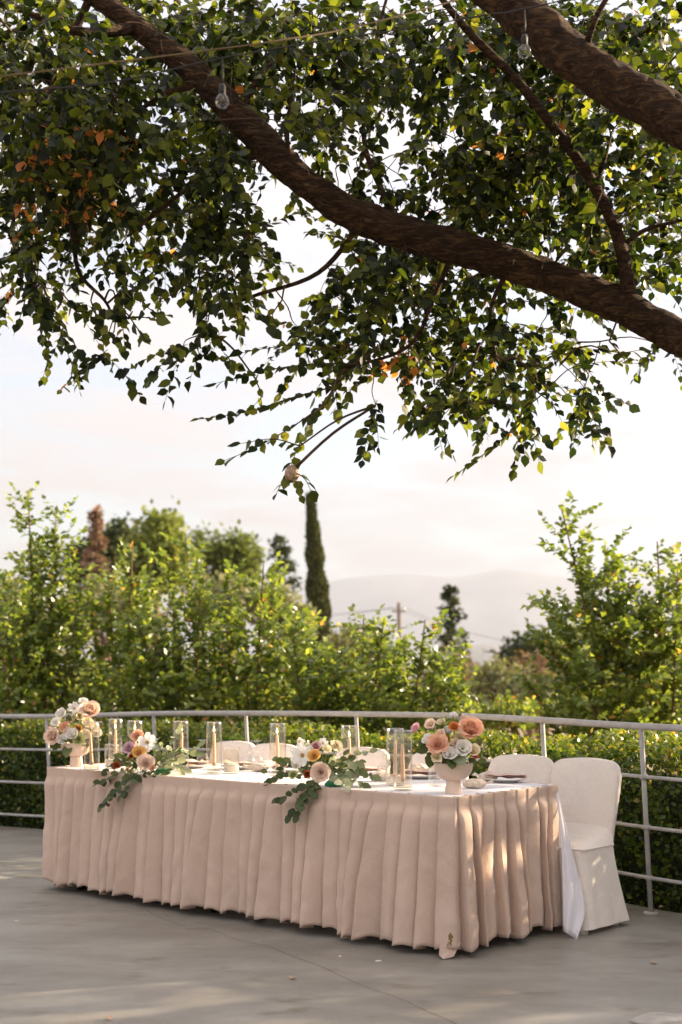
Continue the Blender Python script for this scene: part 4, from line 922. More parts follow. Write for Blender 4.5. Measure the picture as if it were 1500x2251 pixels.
for pts, r0 in [([(1365, 545, 6.82), (1420, 505, 6.8), (1510, 482, 6.8)], .017), ([(1310, 415, 6.76), (1330, 350, 6.8), (1345, 290, 6.85)], .014), ([(640, 375, 7.0), (632, 290, 6.9), (648, 160, 6.85)], .016), ([(520, 262, 7.0), (575, 160, 7.05), (620, 128, 7.1)], .018), ([(590, 340, 7.0), (480, 360, 7.1), (380, 440, 7.2), (280, 520, 7.3)], .02),
                ([(460, 190, 7.0), (380, 200, 7.0), (300, 250, 7.1), (240, 330, 7.1)], .018), ([(300, 62, 7.0), (180, 70, 6.8), (40, 20, 6.7)], .035), ([(800, 485, 7.0), (700, 600, 7.1), (560, 650, 7.2), (460, 690, 7.2)], .016), ([(1000, 545, 7.0), (960, 640, 7.0), (900, 760, 7.0), (760, 810, 7.0)], .016), ([(1120, 585, 7.0), (1080, 680, 7.0), (1090, 790, 7.0)], .015),
                ([(180, 540, 7.2), (160, 500, 7.2), (155, 440, 7.2), (200, 330, 7.15)], .02), ([(160, 510, 7.2), (175, 600, 7.2), (230, 660, 7.2), (250, 700, 7.2)], .014), ([(200, -10, 7), (120, 180, 7.1), (60, 380, 7.2), (20, 520, 7.3)], .022), ([(880, 512, 7), (840, 420, 7.2), (800, 300, 7.4), (820, 120, 7.5), (860, -40, 7.6)], .02), ([(1280, 140, 5.8), (1310, 40, 5.7), (1370, -60, 5.6)], .02)]:
    q, r_, _ = limb('branch', pz(pts), np.linspace(r0, r0 * .4, len(pts)), BT, bo, M['bark'], 8, 6, .04); paths.append((q, r_))
GRID = ["999999887888987", "999997566665798", "999982643346799", "999885315479987", "688972236788876", "663353225778888", "442141146764200", "011022368887411", "000000012575300", "000000000010000"]
nodes = [np.concatenate([p for p, r in paths])]; nodes = list(nodes[0]); nodes = [n for n in nodes if n[2] > 2.4]
cl = []
for gy, row in enumerate(GRID):
    for gx, ch in enumerate(row):
        w_ = int(ch); cnt = rng.poisson(w_ * (1.3 if gy < 4 else 1.0))
        for _ in range(cnt):
            x = (gx + rng.random()) * 100; y = (gy + rng.random()) * 100
            Z = rng.uniform(6.7, 8.7) if gy > 2 else rng.uniform(6.3, 9.2)
            cl.append(pix(x, y, Z))
cl = [c for c in cl if c[2] > 2.3]
n_in = len(cl)
while len(cl) < n_in + 90:                              # the crown outside the picture
    c = np.array((rng.uniform(-3.2, 4.6), rng.uniform(4.6, 9.5), rng.uniform(3.2, 6.4)))
    x, y = CX + F * c[0] / c[1], HY - F * (c[2] - CH) / c[1]
    if (-40 < x < 1540 and y > -60) or (c[0] > 2.2 and c[1] > 6.2 and c[2] < 3.8 and rng.random() < .6): continue
    cl.append(c)
nd = np.array(nodes); tw = MB(); tips = []
order = np.argsort([np.min(np.linalg.norm(nd - c, axis=1)) for c in cl])
buf = np.zeros((len(nd) + 4 * len(cl), 3)); buf[:len(nd)] = nd; nb = len(nd); L_all = []
for oi in order:
    c = cl[oi]; dd = np.linalg.norm(buf[:nb] - c, axis=1); j = int(np.argmin(dd)); a = buf[j].copy(); dist = dd[j]
    if dist < .02: continue
    m1 = a + (c - a) * .35 + rng.normal(size=3) * .06 * dist + (0, 0, .06 * dist); m2 = a + (c - a) * .7 + rng.normal(size=3) * .06 * dist + (0, 0, .05 * dist)
    r0 = .0022 + .006 * min(dist, 1.2)
    v_, f_ = tube(spline([a, m1, m2, c], 3), np.linspace(r0, .0022, 10), 4, False); tw.add(v_ - bo, f_)
    buf[nb] = m1; buf[nb + 1] = m2; buf[nb + 2] = c; nb += 3
    infr = oi < n_in
    # two or three leafy shoots at the end of each twig
    for q in range(3 if infr else 2):
        d_ = unit((c - a) * .6 / (dist + .1) + rng.normal(size=3) * .55 + np.array((0, 0, -.45))); ln = rng.uniform(.16, .34)
        path = [c - d_ * .03, c + d_ * ln * .5 + (0, 0, .01), c + d_ * ln + (0, 0, -.05 * ln)]
        L, P = sprig_leaves(path, .026, (.042, .084), .85, (.0, .85), .25); L_all.append(L)
        v_, f_ = tube(P[::4], .0014, 3, False); tw.add(v_ - bo, f_)
print('clusters', n_in, len(cl), 'shoots', len(L_all))
# hanging sprigs, drawn one by one
HS = [([(830, 765), (752, 832), (700, 905), (655, 985), (632, 1050)], .9, 7), ([(735, 850), (640, 875), (545, 905), (438, 922)], 1, 7.02), ([(720, 885), (640, 940), (560, 985), (495, 1012)], .8, 6.97), ([(790, 800), (690, 800), (580, 815), (478, 842)], 1, 7.05), ([(760, 770), (660, 758), (590, 765), (535, 775)], 1, 7.0), ([(660, 980), (600, 965), (530, 975)], .6, 6.95), ([(640, 1040), (620, 1062), (608, 1085)], 1, 7.0), ([(640, 1040), (655, 1065), (662, 1088)], 1, 7.0), ([(640, 1035), (668, 1050), (684, 1078)], .9, 7.),
      ([(1090, 780), (1170, 850), (1150, 920), (1080, 985), (1000, 1045)], 1, 7), ([(1150, 800), (1200, 850), (1250, 875), (1300, 890)], .8, 6.9), ([(1180, 860), (1215, 890), (1235, 925)], .7, 6.9), ([(1000, 800), (985, 860), (950, 910), (898, 955)], 1, 7.1), ([(900, 760), (895, 830), (915, 890)], 1, 7.1), ([(1040, 800), (1020, 860), (960, 930)], 1, 7.1), ([(1100, 820), (1060, 860), (1020, 890)], 1, 7.),
      ([(250, 640), (268, 700), (275, 770)], 1, 7.2), ([(300, 640), (330, 680), (365, 692)], 1, 7.2), ([(200, 660), (215, 705), (228, 742)], 1, 7.2), ([(100, 640), (125, 690), (135, 740)], 1, 7.2), ([(60, 640), (50, 680), (35, 725)], 1, 7.2), ([(280, 690), (312, 735), (320, 745)], 1, 7.2), ([(460, 640), (455, 700), (465, 770)], 1, 7.15), ([(500, 650), (520, 690), (530, 740)], 1, 7.15), ([(440, 600), (432, 650), (440, 700)], 1, 7.15), ([(620, 660), (600, 690), (605, 705)], .9, 7.1), ([(1300, 760), (1360, 775), (1405, 770)], .8, 6.95), ([(1340, 750), (1370, 785), (1375, 800)], .6, 6.95), ([(740, 850), (770, 870), (750, 900)], .8, 7), ([(560, 830), (575, 870), (560, 890)], .8, 7.0)]
HLs = []
for path, dn, Z in HS:
    P3 = np.array([pix(x, y, Z + rng.normal() * .04) for x, y in path]); L, P = sprig_leaves(P3, .030 / dn, (.050, .085), .6, (.25, .85), .3); HLs.append(L)
    v_, f_ = tube(P, np.linspace(.0045, .0013, len(P)), 5, False); tw.add(v_ - bo, f_)
    j = int(np.argmin(np.linalg.norm(buf[:nb] - P3[0], axis=1))); v_, f_ = tube(spline([buf[j], (buf[j] + P3[0]) / 2 + (0, 0, .03), P3[0]], 4), np.linspace(.007, .0045, 9), 5, False); tw.add(v_ - bo, f_)
HLc = cat_leaves(HLs); HLc[0] = HLc[0] - bo
nh = min(300, len(HLc[0])); idx = rng.permutation(len(HLc[0])); leaf_objects(HLc, idx[:nh], LEAF8, M['leaf'], BT, 'elm')
CLv = cat_leaves(L_all)
keep = np.ones(len(CLv[0]), bool)
for pp, rr_ in paths[:3]:
    ppx = CX + F * pp[:, 0] / pp[:, 1]; ppy = HY - F * (pp[:, 2] - CH) / pp[:, 1]; prr = rr_ * F / pp[:, 1]
    lx = CX + F * CLv[0][:, 0] / CLv[0][:, 1]; ly = HY - F * (CLv[0][:, 2] - CH) / CLv[0][:, 1]
    for q in range(0, len(pp), 2):
        hit = ((lx - ppx[q]) ** 2 + (ly - ppy[q]) ** 2 < (prr[q] + 16) ** 2) & (CLv[0][:, 1] < pp[q, 1] + .02)
        keep &= ~(hit & (rng.random(len(keep)) < .97))
    # none inside the wood
CLv = [a[keep] for a in CLv]; CLv[0] = CLv[0] - bo
# a few withered leaves, most of them in one branch on the left
w_ = CLv[0] + bo; px_ = CX + F * w_[:, 0] / w_[:, 1]; py_ = HY - F * (w_[:, 2] - CH) / w_[:, 1]
CLv[4][rng.random(len(CLv[4])) < .006] = 1
CLv[4][(px_ > 40) & (px_ < 290) & (py_ > 270) & (py_ < 500) & (rng.random(len(px_)) < .12)] = 1
CLv[4][(px_ > 820) & (px_ < 910) & (py_ > 760) & (py_ < 840) & (rng.random(len(px_)) < .3)] = 1
rest = [a[idx[nh:]] for a in HLc]
foliage('foliage', LEAF8, cat_leaves([CLv, rest]) if len(rest[0]) else CLv, M['leaf'], BT)
print('leaves', len(CLv[0]), 'hanging', len(HLc[0]))
o = tw.obj('twigs', M['twig'], BT); o['kind'] = 'stuff'
c = pix(642, 1043, 6.98); mb = MB(); r_ = np.random.default_rng(4)
v_, f_ = lathe([(.003, .05), (.02, .044), (.036, .02), (.04, -.005), (.03, -.03), (.012, -.042), (0, -.045)], 18); v_ = [tuple(np.array(p) * (1 + .16 * noise.noise(V(p) * 60))) for p in v_]; mb.add(v_, f_)
nb_ = mb.obj('dry_nest', M['nest'], None, True, tuple(c)); tag(nb_, 'small pale dry leaf ball hanging in the lowest twig tip', 'nest')

# string lights
M['cable'] = M['cable']
SL = empty('string_lights', tuple(pix(490, 130, 5.2))); tag(SL, 'string of clear globe bulbs on dark and yellow cables under the branches', 'string lights'); s_o = np.array(SL.location)
MB().tube(spline([pix(x, y, Z) - s_o for x, y, Z in ((-500, 225, 5.0), (0, 168, 4.7), (250, 137, 4.8), (450, 112, 4.9), (620, 88, 5.0), (800, 55, 5.2), (1150, -40, 5.6))], 8), .0028, 6).obj('support_cable', M['cable'], SL)
MB().tube(spline([pix(x, y, Z) - s_o for x, y, Z in ((-500, 240, 5.2), (0, 203, 5.0), (250, 180, 5.0), (487, 128, 5.0), (740, 85, 5.1), (900, 62, 5.1), (1073, 32, 5.1), (1152, 20, 5.1), (1500, -60, 5.2))], 8), .0028, 6).obj('light_cable', M['dark_cable'], SL)
for x, y, Z, yt in ((489, 222, 5.0, 130), (1153, 113, 5.1, 22)):
    c = pix(x, y, Z); t_ = pix(x, yt, Z)
    MB().tube([t_ - s_o, (t_ + c) / 2 - s_o + (.003, 0, .02), c + np.array((0, 0, .07)) - s_o], .0035, 6).lathe([(0, .066), (.009, .064), (.013, .054), (.013, .024), (.010, .021), (0, .021)], 16, tuple(c - s_o)).obj('socket', M['dark_cable'], SL)
    b = MB().lathe([(.011, .027), (.015, .022), (.024, .010), (.0265, -.003), (.023, -.015), (.014, -.024), (0, -.027)], 24, tuple(c - s_o)).obj('bulb', M['clear'], SL)
    MB().tube([c - s_o + (0, 0, .028), c - s_o + (.004, 0, .01), c - s_o + (-.004, 0, .0), c - s_o + (0, 0, .027)], .0012, 5).obj('filament', M['cable'], b)

# ------------------------------------------------------------------ young trees behind the hedge
def sapling(x, Z, base_y, leaders, label, leaf=(.055, .092), tint=(.2, .8), mat='sapling_leaf', seed=0, dens=.025, sub=7):
    """leaders: list of (tip x px, tip y px, start fraction)"""
    bz = ground_z((x - CX) * Z / F, Z); b = pix(x, base_y, Z); b[2] = bz
    t = empty('young_tree', tuple(b)); tag(t, label, 'tree', 'young trees behind the hedge')
    tw = MB(); ll = []; r_ = np.random.default_rng(seed + 50)
    tips = [pix(tx, ty, Z + r_.normal() * .35) for tx, ty, _ in leaders]
    lead = tips[0]; tr = MB(); mid = (b + lead) / 2 + r_.normal(size=3) * .06; trunk = spline([b - (0, 0, .1), b * .7 + lead * .3 + r_.normal(size=3) * .04, mid, lead], 10)
    tr.tube(trunk - b, np.linspace(.035, .006, len(trunk)), 9).obj('trunk', M['stem'], t)
    for i, tip in enumerate(tips):
        if i == 0: P = trunk
        else:
            st = trunk[int(len(trunk) * leaders[i][2])]; side = tip - st
            P = spline([st, st + side * .4 + (0, 0, -.05 * np.linalg.norm(side)), st + side * .75, tip], 9); MB().tube(P - b, np.linspace(.015, .004, len(P)), 6).obj('branch', M['stem'], t)
        Lp = np.r_[0, np.cumsum(np.linalg.norm(np.diff(P, axis=0), axis=1))]; Ln = Lp[-1]
        # leafy top of the leader
        k0 = int(len(P) * (.45 if i == 0 else .3)); Lf, _ = sprig_leaves(P[k0::3] if len(P[k0::3]) > 2 else P[-3:], dens * .55, leaf, .8, tint, .05); ll.append(Lf)
        # side shoots, longer lower down, pointing up and out
        ns2 = max(4, int(Ln / .085 * sub / 9))
        for q in range(ns2):
            g = .18 + .80 * (q + r_.random()) / ns2; p = np.array([np.interp(g * Ln, Lp, P[:, m]) for m in range(3)])
            az = r_.uniform(0, 6.28); ln = r_.uniform(.3, .7) * (1.05 - g) ** 1.2 * (1.7 if i == 0 else 1.2) + .06; up = r_.uniform(.35, 1.1)
            d = unit(np.array((math.cos(az), math.sin(az) * .8, up))); e = p + d * ln; m_ = p + d * ln * .5 + (0, 0, -.03)
            Lf, PP = sprig_leaves([p, m_, e], dens, leaf, .8, tint, .12); ll.append(Lf); v_, f_ = tube(PP[::3], np.linspace(.0045, .0015, len(PP[::3])), 4, False); tw.add(v_ - b, f_)
            for _ in range(2):
                h = p + (e - p) * r_.uniform(.3, .9); d2 = unit(d + r_.normal(size=3) * .7); Lf, PP = sprig_leaves([h, h + d2 * .1, h + d2 * r_.uniform(.16, .3)], dens, leaf, .8, tint, .15); ll.append(Lf)
    L = cat_leaves(ll); L[0] = L[0] - b; L[4][r_.random(len(L[4])) < .012] = 1
    foliage('crown', LEAF4, L, M[mat], t); o = tw.obj('twigs', M['stem'], t); o['kind'] = 'stuff'; return len(L[0])
nl = 0
nl += sapling(118, 13.6, 1600, [(62, 1080, 0), (125, 1112, .5), (20, 1260, .3), (205, 1275, .35), (130, 1190, .5), (-30, 1330, .25), (170, 1330, .2), (80, 1200, .45)], 'tallest young tree with a slim upright leader at the left end of the hedge', seed=1)
nl += sapling(255, 13.9, 1600, [(292, 1195, 0), (235, 1255, .4), (330, 1330, .3), (200, 1350, .3), (290, 1270, .4), (350, 1400, .25)], 'young tree with a leafy leaning tip, second along the left hedge', seed=2, sub=5)
nl += sapling(432, 13.2, 1600, [(408, 1172, 0), (365, 1215, .4), (505, 1235, .4), (300, 1350, .25), (440, 1290, .4), (520, 1330, .3), (380, 1330, .3)], 'young tree with a bare reddish stem and forked top before the round pine', seed=3, sub=5)
nl += sapling(560, 13.4, 1600, [(580, 1235, 0), (615, 1262, .4), (530, 1330, .35), (640, 1330, .3), (500, 1400, .25), (600, 1340, .3)], 'bushy young tree in front of the dark ragged fir', seed=4, sub=5)
nl += sapling(668, 13.0, 1600, [(672, 1345, 0), (640, 1370, .4), (715, 1430, .3), (610, 1420, .25), (700, 1450, .3), (655, 1400, .4)], 'bushy young tree at the foot of the tall cypress', seed=5)
nl += sapling(20, 13.0, 1600, [(-15, 1290, 0), (45, 1330, .4), (-60, 1300, .4), (70, 1400, .3), (30, 1420, .3)], 'low leafy young tree left of the tallest one', seed=6, sub=5)
nl += sapling(345, 12.7, 1600, [(340, 1370, 0), (290, 1420, .4), (400, 1400, .4), (250, 1470, .3), (420, 1470, .3)], 'low leafy shrub tree between the two forked saplings', seed=7, sub=5)
nl += sapling(790, 13.2, 1600, [(800, 1350, 0), (755, 1420, .4), (845, 1360, .35), (880, 1420, .3), (735, 1480, .3)], 'thin young tree in front of the distant utility pole', seed=8, sub=7)
nl += sapling(900, 12.6, 1600, [(935, 1362, 0), (860, 1410, .4), (985, 1420, .35), (1015, 1490, .25), (960, 1440, .4), (800, 1490, .25), (1000, 1480, .3)], 'leafy young tree right of the pole, leaning towards the small fir', seed=9)
nl += sapling(1412, 12.2, 1600, [(1235, 1118, 0), (1330, 1190, .5), (1205, 1300, .4), (1195, 1385, .3), (1150, 1480, .15), (1290, 1250, .5), (1440, 1330, .35), (1270, 1420, .25), (1360, 1280, .45)], 'open leaning young tree with long bare stems right of the hills', seed=10, sub=7, dens=.02)
nl += sapling(1455, 12.6, 1600, [(1445, 1190, 0), (1490, 1250, .5), (1530, 1190, .4), (1400, 1330, .35), (1560, 1330, .3), (1420, 1420, .3)], 'upright young tree behind the leaning one at the right', seed=11, sub=7)
print('sapling leaves', nl)

# ------------------------------------------------------------------ farther trees and scrub
def tree_base(x, Z): X = (x - CX) * Z / F; return np.array((X, Z, ground_z(X, Z)))
def clump_tree(name, label, x, Z, lobes, mat, n=2600, ls=.22, tint=(0, 1), trunk=True, cat='tree', group=None, seed=0, tmpl=LEAF4):
    r_ = np.random.default_rng(seed + 900); b = tree_base(x, Z); t = empty(name, tuple(b)); tag(t, label, cat, group)
    tot_ = sum(l[2] * l[3] for l in lobes); ll = []; tb = MB()
    for (lx, ly, rx, ry) in lobes:
        c = pix(lx, ly, Z + r_.normal() * .4); a, bb = rx * Z / F, ry * Z / F; m = int(n * rx * ry / tot_); ncl = max(6, m // 14)
        d = unit(r_.normal(size=(ncl, 3))); rad = r_.random(ncl) ** .35; cc = c + d * rad[:, None] * np.array((a, a, bb))
        cc = np.repeat(cc, 14, axis=0) + r_.normal(size=(ncl * 14, 3)) * ls * .9; k = len(cc)
        ll.append([cc - b, unit(r_.normal(size=(k, 3)) + (0, 0, .5)), unit(r_.normal(size=(k, 3)) + (0, 0, .6)), r_.uniform(.6, 1.25, k) * ls, np.clip(r_.normal((tint[0] + tint[1]) / 2, (tint[1] - tint[0]) * .25, k), 0, 1)])
        if trunk: 
            tb.tube(spline([np.array((0, 0, max(.3, (c - b)[2] * .45))), (c - b) * (.5, .5, .75), c - b], 4), np.linspace(.07, .02, 9) * Z / 40, 6)
    o = foliage('crown', tmpl, cat_leaves(ll), M[mat], t)
    if trunk: 
        top = pix(lobes[0][0], lobes[0][1], Z) - b; tb.tube([(0, 0, -.3), (0.03, 0, top[2] * .5), top], [.16 * Z / 40, .12 * Z / 40, .04], 8).obj('trunk', M['stem'], t)
    return t
def fir(label, x, Z, topy, boty, wpx, mat, n=40, seed=0, name='fir_tree', lowmat=None):
    r_ = np.random.default_rng(seed + 300); b = tree_base(x, Z); top = pix(x, topy, Z); t = empty(name, tuple(b)); tag(t, label, 'tree')
    MB().tube([(0, 0, -.3), (top - b) * .5 + (0.05, 0, 0), top - b], [.13, .08, .02], 8).obj('trunk', M['stem'], t)
    zb = pix(x, boty, Z)[2]; ll = {0: [], 1: []}
    for i in range(n):
        g = (i + r_.random()) / n; z = top[2] - (top[2] - zb) * g; az = r_.uniform(0, 6.28); ln = wpx / 2 * Z / F * (.12 + .95 * g ** .8) * r_.uniform(.6, 1.15)
        d = np.array((math.cos(az), math.sin(az), .12 - .25 * g)); P0 = np.array((x * 0 + top[0], top[1], z)); m = 26 + int(ln * 30)
        q = r_.random(m) ** .8; pos = P0 + d * (q * ln)[:, None] + r_.normal(size=(m, 3)) * (.05 + .05 * ln) + np.array((0, 0, -.10)) * (q ** 2)[:, None] * ln
        ll[1 if (lowmat and g > .62) else 0].append([pos - b, unit(d + r_.normal(size=(m, 3)) * .6), unit(r_.normal(size=(m, 3)) * .5 + (0, 0, 1)), r_.uniform(.10, .2, m), r_.random(m)])
    foliage('crown', LEAF4, cat_leaves(ll[0]), M[mat], t)
    if ll[1]: foliage('dry_lower_crown', LEAF4, cat_leaves(ll[1]), M[lowmat], t)
clump_tree('pine_tree', 'round crowned sunlit pine, the biggest of the far trees', 345, 46, [(345, 1215, 60, 80), (320, 1250, 50, 55), (385, 1240, 35, 60), (352, 1165, 38, 32), (310, 1290, 35, 35)], 'pine', 5200, .24, (.1, 1), seed=1)
clump_tree('pine_tree', 'dark green pine showing behind the reddish dead conifer', 235, 50, [(245, 1210, 42, 45), (190, 1240, 36, 34), (265, 1180, 24, 26), (170, 1265, 30, 25)], 'dark_fir', 3200, .25, (.3, 1), seed=2)
clump_tree('pine_tree', 'thin topped grey green pine right of the round pine', 500, 52, [(500, 1210, 36, 38), (470, 1250, 34, 44), (530, 1245, 38, 48), (440, 1200, 20, 34), (500, 1290, 60, 40), (540, 1185, 12, 16), (555, 1215, 16, 20)], 'pine', 3600, .22, (.0, .6), seed=3)
clump_tree('olive_tree', 'pale olive tree far behind the forked saplings', 560, 40, [(520, 1320, 60, 45), (590, 1330, 50, 45), (450, 1330, 40, 50), (640, 1370, 50, 50)], 'olive', 3600, .2, seed=4)
fir('slender dead conifer with reddish brown needles', 212, 44, 1120, 1330, 72, 'dead', 60, 1, 'dead_conifer')
fir('dark ragged fir with spreading arms between pine and cypress', 615, 44, 1180, 1340, 120, 'dark_fir', 40, 2)
fir('small dark fir with a browning base right of the pole', 992, 40, 1290, 1540, 120, 'dark_fir', 54, 3, 'fir_tree', 'dead')
def cypress(x, Z, topy, boty, wpx, label, seed, lean=30):
    r_ = np.random.default_rng(seed + 70); b = tree_base(x, Z); t = empty('cypress_tree', tuple(b)); tag(t, label, 'tree'); n = 9000
    g = r_.random(n) ** .8; y = topy + (boty - topy) * g; w = wpx / 2 * np.clip(.12 + 1.25 * g ** .7, 0, 1.0) * (1 + .12 * np.sin(g * 40) + .1 * np.sin(g * 23 + 1)); az = r_.uniform(0, 6.28, n); rr_ = w * Z / F * r_.random(n) ** .25
    cx_ = x - lean + lean * g; pos = np.stack([(cx_ - CX) * Z / F + rr_ * np.cos(az), Z + rr_ * np.sin(az), CH - (y - HY) * Z / F], 1); out = np.stack([np.cos(az), np.sin(az), np.full(n, 1.6)], 1)
    foliage('crown', LEAF4, [pos - b, unit(out + r_.normal(size=(n, 3)) * .3), unit(np.stack([np.cos(az), np.sin(az), np.full(n, .3)], 1) + r_.normal(size=(n, 3)) * .5), r_.uniform(.1, .24, n), r_.random(n)], M['cypress'], t)
    MB().tube([(0, 0, -.3), np.array((0, 0, 1.)), pix(x - lean * .4, topy + (boty - topy) * .6, Z) - b], [.14, .12, .04], 8).obj('trunk', M['stem'], t)
cypress(712, 55, 1088, 1480, 44, 'tall narrow dark cypress rising alone above the bushes', 1)
cypress(521, 50, 1258, 1420, 22, 'short thin cypress behind the forked saplings', 2, 2)
# utility pole with wires
b = tree_base(886, 70); UP = empty('utility_pole', tuple(b)); tag(UP, 'thin wooden utility pole carrying wires before the pale hills', 'pole'); tp = pix(877, 1325, 70)
MB().tube([(0, 0, -.3), (tp - b) * .5, tp - b], [.15, .125, .10], 10).obj('pole', M['wood_pole'], UP); MB().box(tuple(tp - b - (0, 0, .45)), (.7, .08, .08)).obj('crossarm', M['wood_pole'], UP, False)
for sx_ in (-.3, .3): MB().lathe([(0, 0), (.06, 0), (.07, .06), (.04, .14), (0, .16)], 10, tuple(tp - b + (sx_, 0, -.4))).obj('insulator', M['plate'], UP)
for sx_ in (-.3, .3):
    q = tp + (sx_, 0, -.25)
    MB().tube(spline([pix(560, 1352, 95) - b, pix(720, 1352, 82) - b, q - b], 8), .012, 5).obj('wire', M['dark_cable'], UP)
    MB().tube(spline([q - b, pix(1010, 1385, 78) - b, pix(1180, 1420, 88) - b, pix(1400, 1440, 100) - b], 8), .012, 5).obj('wire', M['dark_cable'], UP)
# mid-distance scrub
SCR = [('dry_bush', 'dry reddish brush below the small fir', 985, 32, [(985, 1490, 50, 55), (950, 1520, 50, 40), (1030, 1510, 40, 45)], 'dry', 2800, .13), ('olive_tree', 'grey green olive bush right of the small fir', 1090, 30, [(1085, 1500, 55, 45), (1130, 1520, 60, 40), (1060, 1530, 40, 30)], 'olive', 3200, .12),
       ('dry_bush', 'pinkish dry brush under the dark round tree', 1190, 36, [(1185, 1475, 55, 40), (1240, 1490, 50, 45), (1150, 1495, 40, 40)], 'dry', 2800, .14), ('shade_tree', 'dark round tree beyond the dry brush', 1165, 62, [(1150, 1440, 32, 26), (1185, 1428, 34, 32), (1110, 1465, 30, 22), (1215, 1445, 30, 30)], 'dark_fir', 2400, .3),
       ('pine_tree', 'bright sunlit pine crown beyond the leaning young tree', 1285, 58, [(1270, 1410, 40, 30), (1305, 1425, 36, 34), (1330, 1405, 26, 22), (1240, 1435, 30, 28)], 'pine', 2600, .28), ('olive_tree', 'broad olive bush behind the leaning young tree', 1300, 30, [(1290, 1500, 70, 45), (1370, 1490, 70, 50), (1220, 1530, 50, 35), (1440, 1480, 60, 55), (1500, 1470, 60, 60)], 'olive', 4200, .13),
       ('green_bush', 'green bush between the cypress and the pole', 790, 34, [(770, 1420, 45, 40), (740, 1450, 40, 45), (820, 1450, 45, 38), (860, 1470, 45, 36)], 'olive', 3000, .14), ('dry_bush', 'dry peach coloured brush below the pole', 800, 28, [(790, 1490, 45, 30), (840, 1500, 40, 30), (740, 1510, 40, 30)], 'dry', 2000, .12),
       ('green_bush', 'low green bush behind the hedge below the pole', 860, 17, [(860, 1550, 70, 40), (780, 1560, 60, 36), (940, 1565, 60, 30)], 'sapling_leaf', 3800, .075), ('green_bush', 'low green bush behind the hedge under the leaning young tree', 1180, 16, [(1120, 1575, 60, 30), (1200, 1570, 70, 34), (1290, 1565, 70, 40), (1050, 1580, 50, 26)], 'sapling_leaf', 4200, .07),
       ('green_bush', 'dense green bush behind the two leftmost young trees', 90, 18, [(60, 1510, 90, 55), (180, 1510, 80, 55), (-60, 1490, 90, 70), (120, 1550, 120, 45)], 'sapling_leaf', 9000, .085), ('green_bush', 'dense green bush behind the forked saplings', 400, 19, [(330, 1510, 90, 55), (450, 1505, 90, 55), (560, 1510, 80, 55), (400, 1550, 140, 40), (660, 1520, 70, 50), (580, 1555, 110, 38)], 'sapling_leaf', 10000, .085),
       ('olive_tree', 'pale olive tree at the far left behind the tallest sapling', 20, 34, [(0, 1330, 70, 60), (60, 1370, 60, 60), (-70, 1340, 60, 70), (130, 1380, 60, 60)], 'olive', 3800, .16), ('olive_tree', 'dull olive tree below the dead conifer', 240, 36, [(220, 1340, 60, 60), (290, 1360, 60, 60), (160, 1370, 50, 50)], 'olive', 3200, .16), ('green_bush', 'green bush at the right edge behind the hedge', 1480, 17, [(1440, 1555, 70, 40), (1520, 1540, 70, 60)], 'sapling_leaf', 3600, .075)]
for i, (nm_, lb, x, Z, lobes, mt, n, ls) in enumerate(SCR): clump_tree(nm_, lb, x, Z, lobes, mt, n, ls, (0, 1), True, 'bush' if 'bush' in nm_ else 'tree', None, 20 + i)
# unseen trees added beyond the right edge to block low sun and sky light
for i, (X, Y, h_, r0, lb) in enumerate(((9.5, 8.7, 5.0, 2.2, 'dense unseen tree added on the slope to break up the low sun'), (10.6, 5.6, 4.8, 2.1, 'unseen tree added beyond the railing end to keep sun off the floor'), (6.4, 2.2, 5.6, 2.0, 'round unseen tree added at the terrace edge to block sky light from the right')  )):
    r_ = np.random.default_rng(i + 400); bz = ground_z(X, Y); t = empty('shade_tree', (X, Y, bz)); tag(t, lb, 'tree')
    n = 6200; d = unit(r_.normal(size=(n, 3))); pos = d * (r_.random(n) ** .4)[:, None] * np.array((r0, r0, h_ * .5)) + (0, 0, h_ * .56 - bz)
    foliage('crown', LEAF4, [pos, unit(r_.normal(size=(n, 3))), unit(r_.normal(size=(n, 3)) + (0, 0, .5)), r_.uniform(.1, .2, n), r_.random(n) * .8], M['leaf'], t)
    MB().tube([(0, 0, -.2), (.05, .03, 1.2), (0, 0, h_ * .7)], [.14, .11, .04], 9).obj('trunk', M['bark'], t)

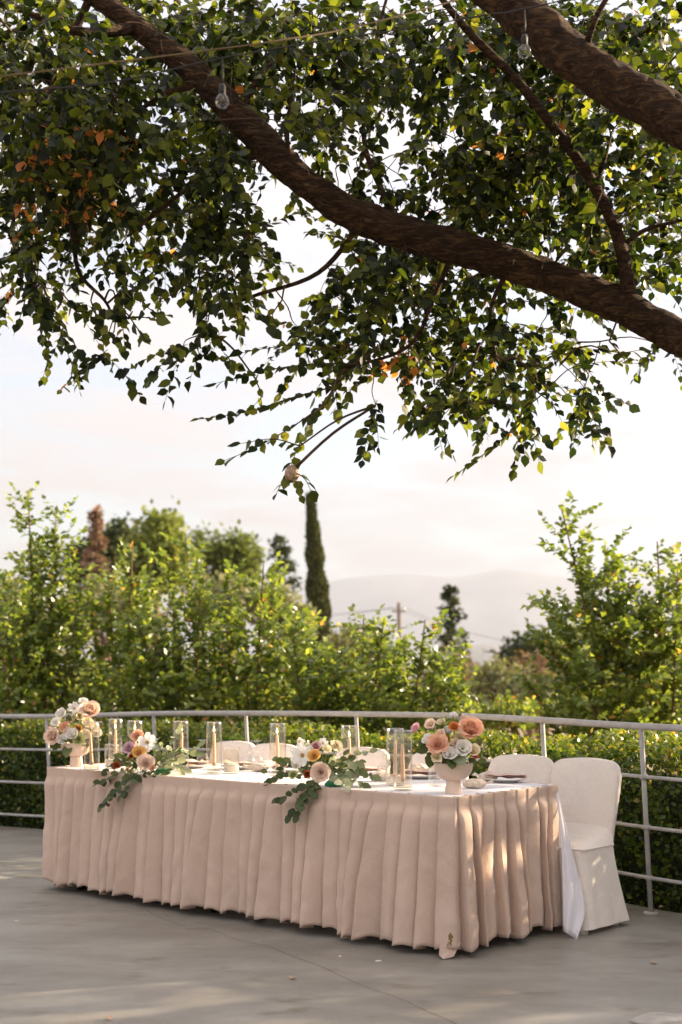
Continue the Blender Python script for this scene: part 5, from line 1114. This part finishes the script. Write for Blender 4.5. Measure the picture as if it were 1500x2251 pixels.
# ------------------------------------------------------------------ small things on the floor
st = np.random.default_rng(12); p = np.array((((1462 - CX) * 5.12 / F), 5.12, 0)); v = []; f = []
for i in range(9):
    for j in range(20):
        th = math.pi / 2 * (i / 8); a = 2 * math.pi * j / 20; r = math.cos(th); q = 1 + .28 * noise.noise(V((math.cos(a) * 1.6, math.sin(a) * 1.6, i * .3))); v.append((.125 * r ** .5 * q * math.cos(a), .07 * r ** .5 * q * math.sin(a), .028 * math.sin(th) * q))
for i in range(8):
    for j in range(20): f.append((i * 20 + j, i * 20 + (j + 1) % 20, (i + 1) * 20 + (j + 1) % 20, (i + 1) * 20 + j))
o = link('flat_stone', raw('flat_stone', v, f, M['stone'], True), None, tuple(p)); tag(o, 'pale flat stone lying on the concrete at the corner', 'stone')
pv, pf = petal_geo(1, .5, 1.2, 1.5, .2, .2, 1.)
PM = raw('fallen_petal', pv, pf, PET['white'], True)
for i, (x, y, s_, w_) in enumerate(((825, 2114, .03, 'in front of the skirt near the crack'), (747, 2104, .018, 'beside the crack in the concrete'), (40, 2026, .022, 'near the far end of the skirt'))):
    Z = F * CH / (y - HY); o = link('fallen_petal', PM, None, ((x - CX) * Z / F, Z, .002)); o.scale = (s_, s_, s_ * .5); o.rotation_euler = (0, 0, i * 1.4); tag(o, 'white petal fallen on the concrete ' + w_, 'petal', 'fallen petals')
DL = {}
for i, (x, y, w_) in enumerate(((1440, 2121, 'right of the chair skirt'), (1462, 1996, 'at the foot of the railing post'), (230, 2240, 'at the near left of the terrace'), (640, 2155, 'before the middle of the skirt'))):
    Z = F * CH / (y - HY); me = raw('dry_leaf', LEAF8[0] * (.045, .045, .09), LEAF8[1], M['nest'], False); o = link('dry_leaf', me, None, ((x - CX) * Z / F, Z, .008)); o.rotation_euler = (.1, 0, i * 2.); tag(o, 'withered brown leaf on the concrete ' + w_, 'leaf', 'fallen leaves')

# ------------------------------------------------------------------ air
hz, th_, oh = new_mat('haze_air'); pv_ = N(th_, 'ShaderNodeVolumePrincipled'); pv_.inputs['Color'].default_value = (.35, .39, .48, 1); pv_.inputs['Density'].default_value = 1.35e-4; pv_.inputs['Anisotropy'].default_value = .1; th_.links.new(pv_.outputs[0], oh.inputs['Volume'])
mb = MB().box((0, 0, 435), (31000, 31000, 1230)); o = mb.obj('haze', hz, None, False); o['kind'] = 'stuff'; o['label'] = 'pale haze over the hills'
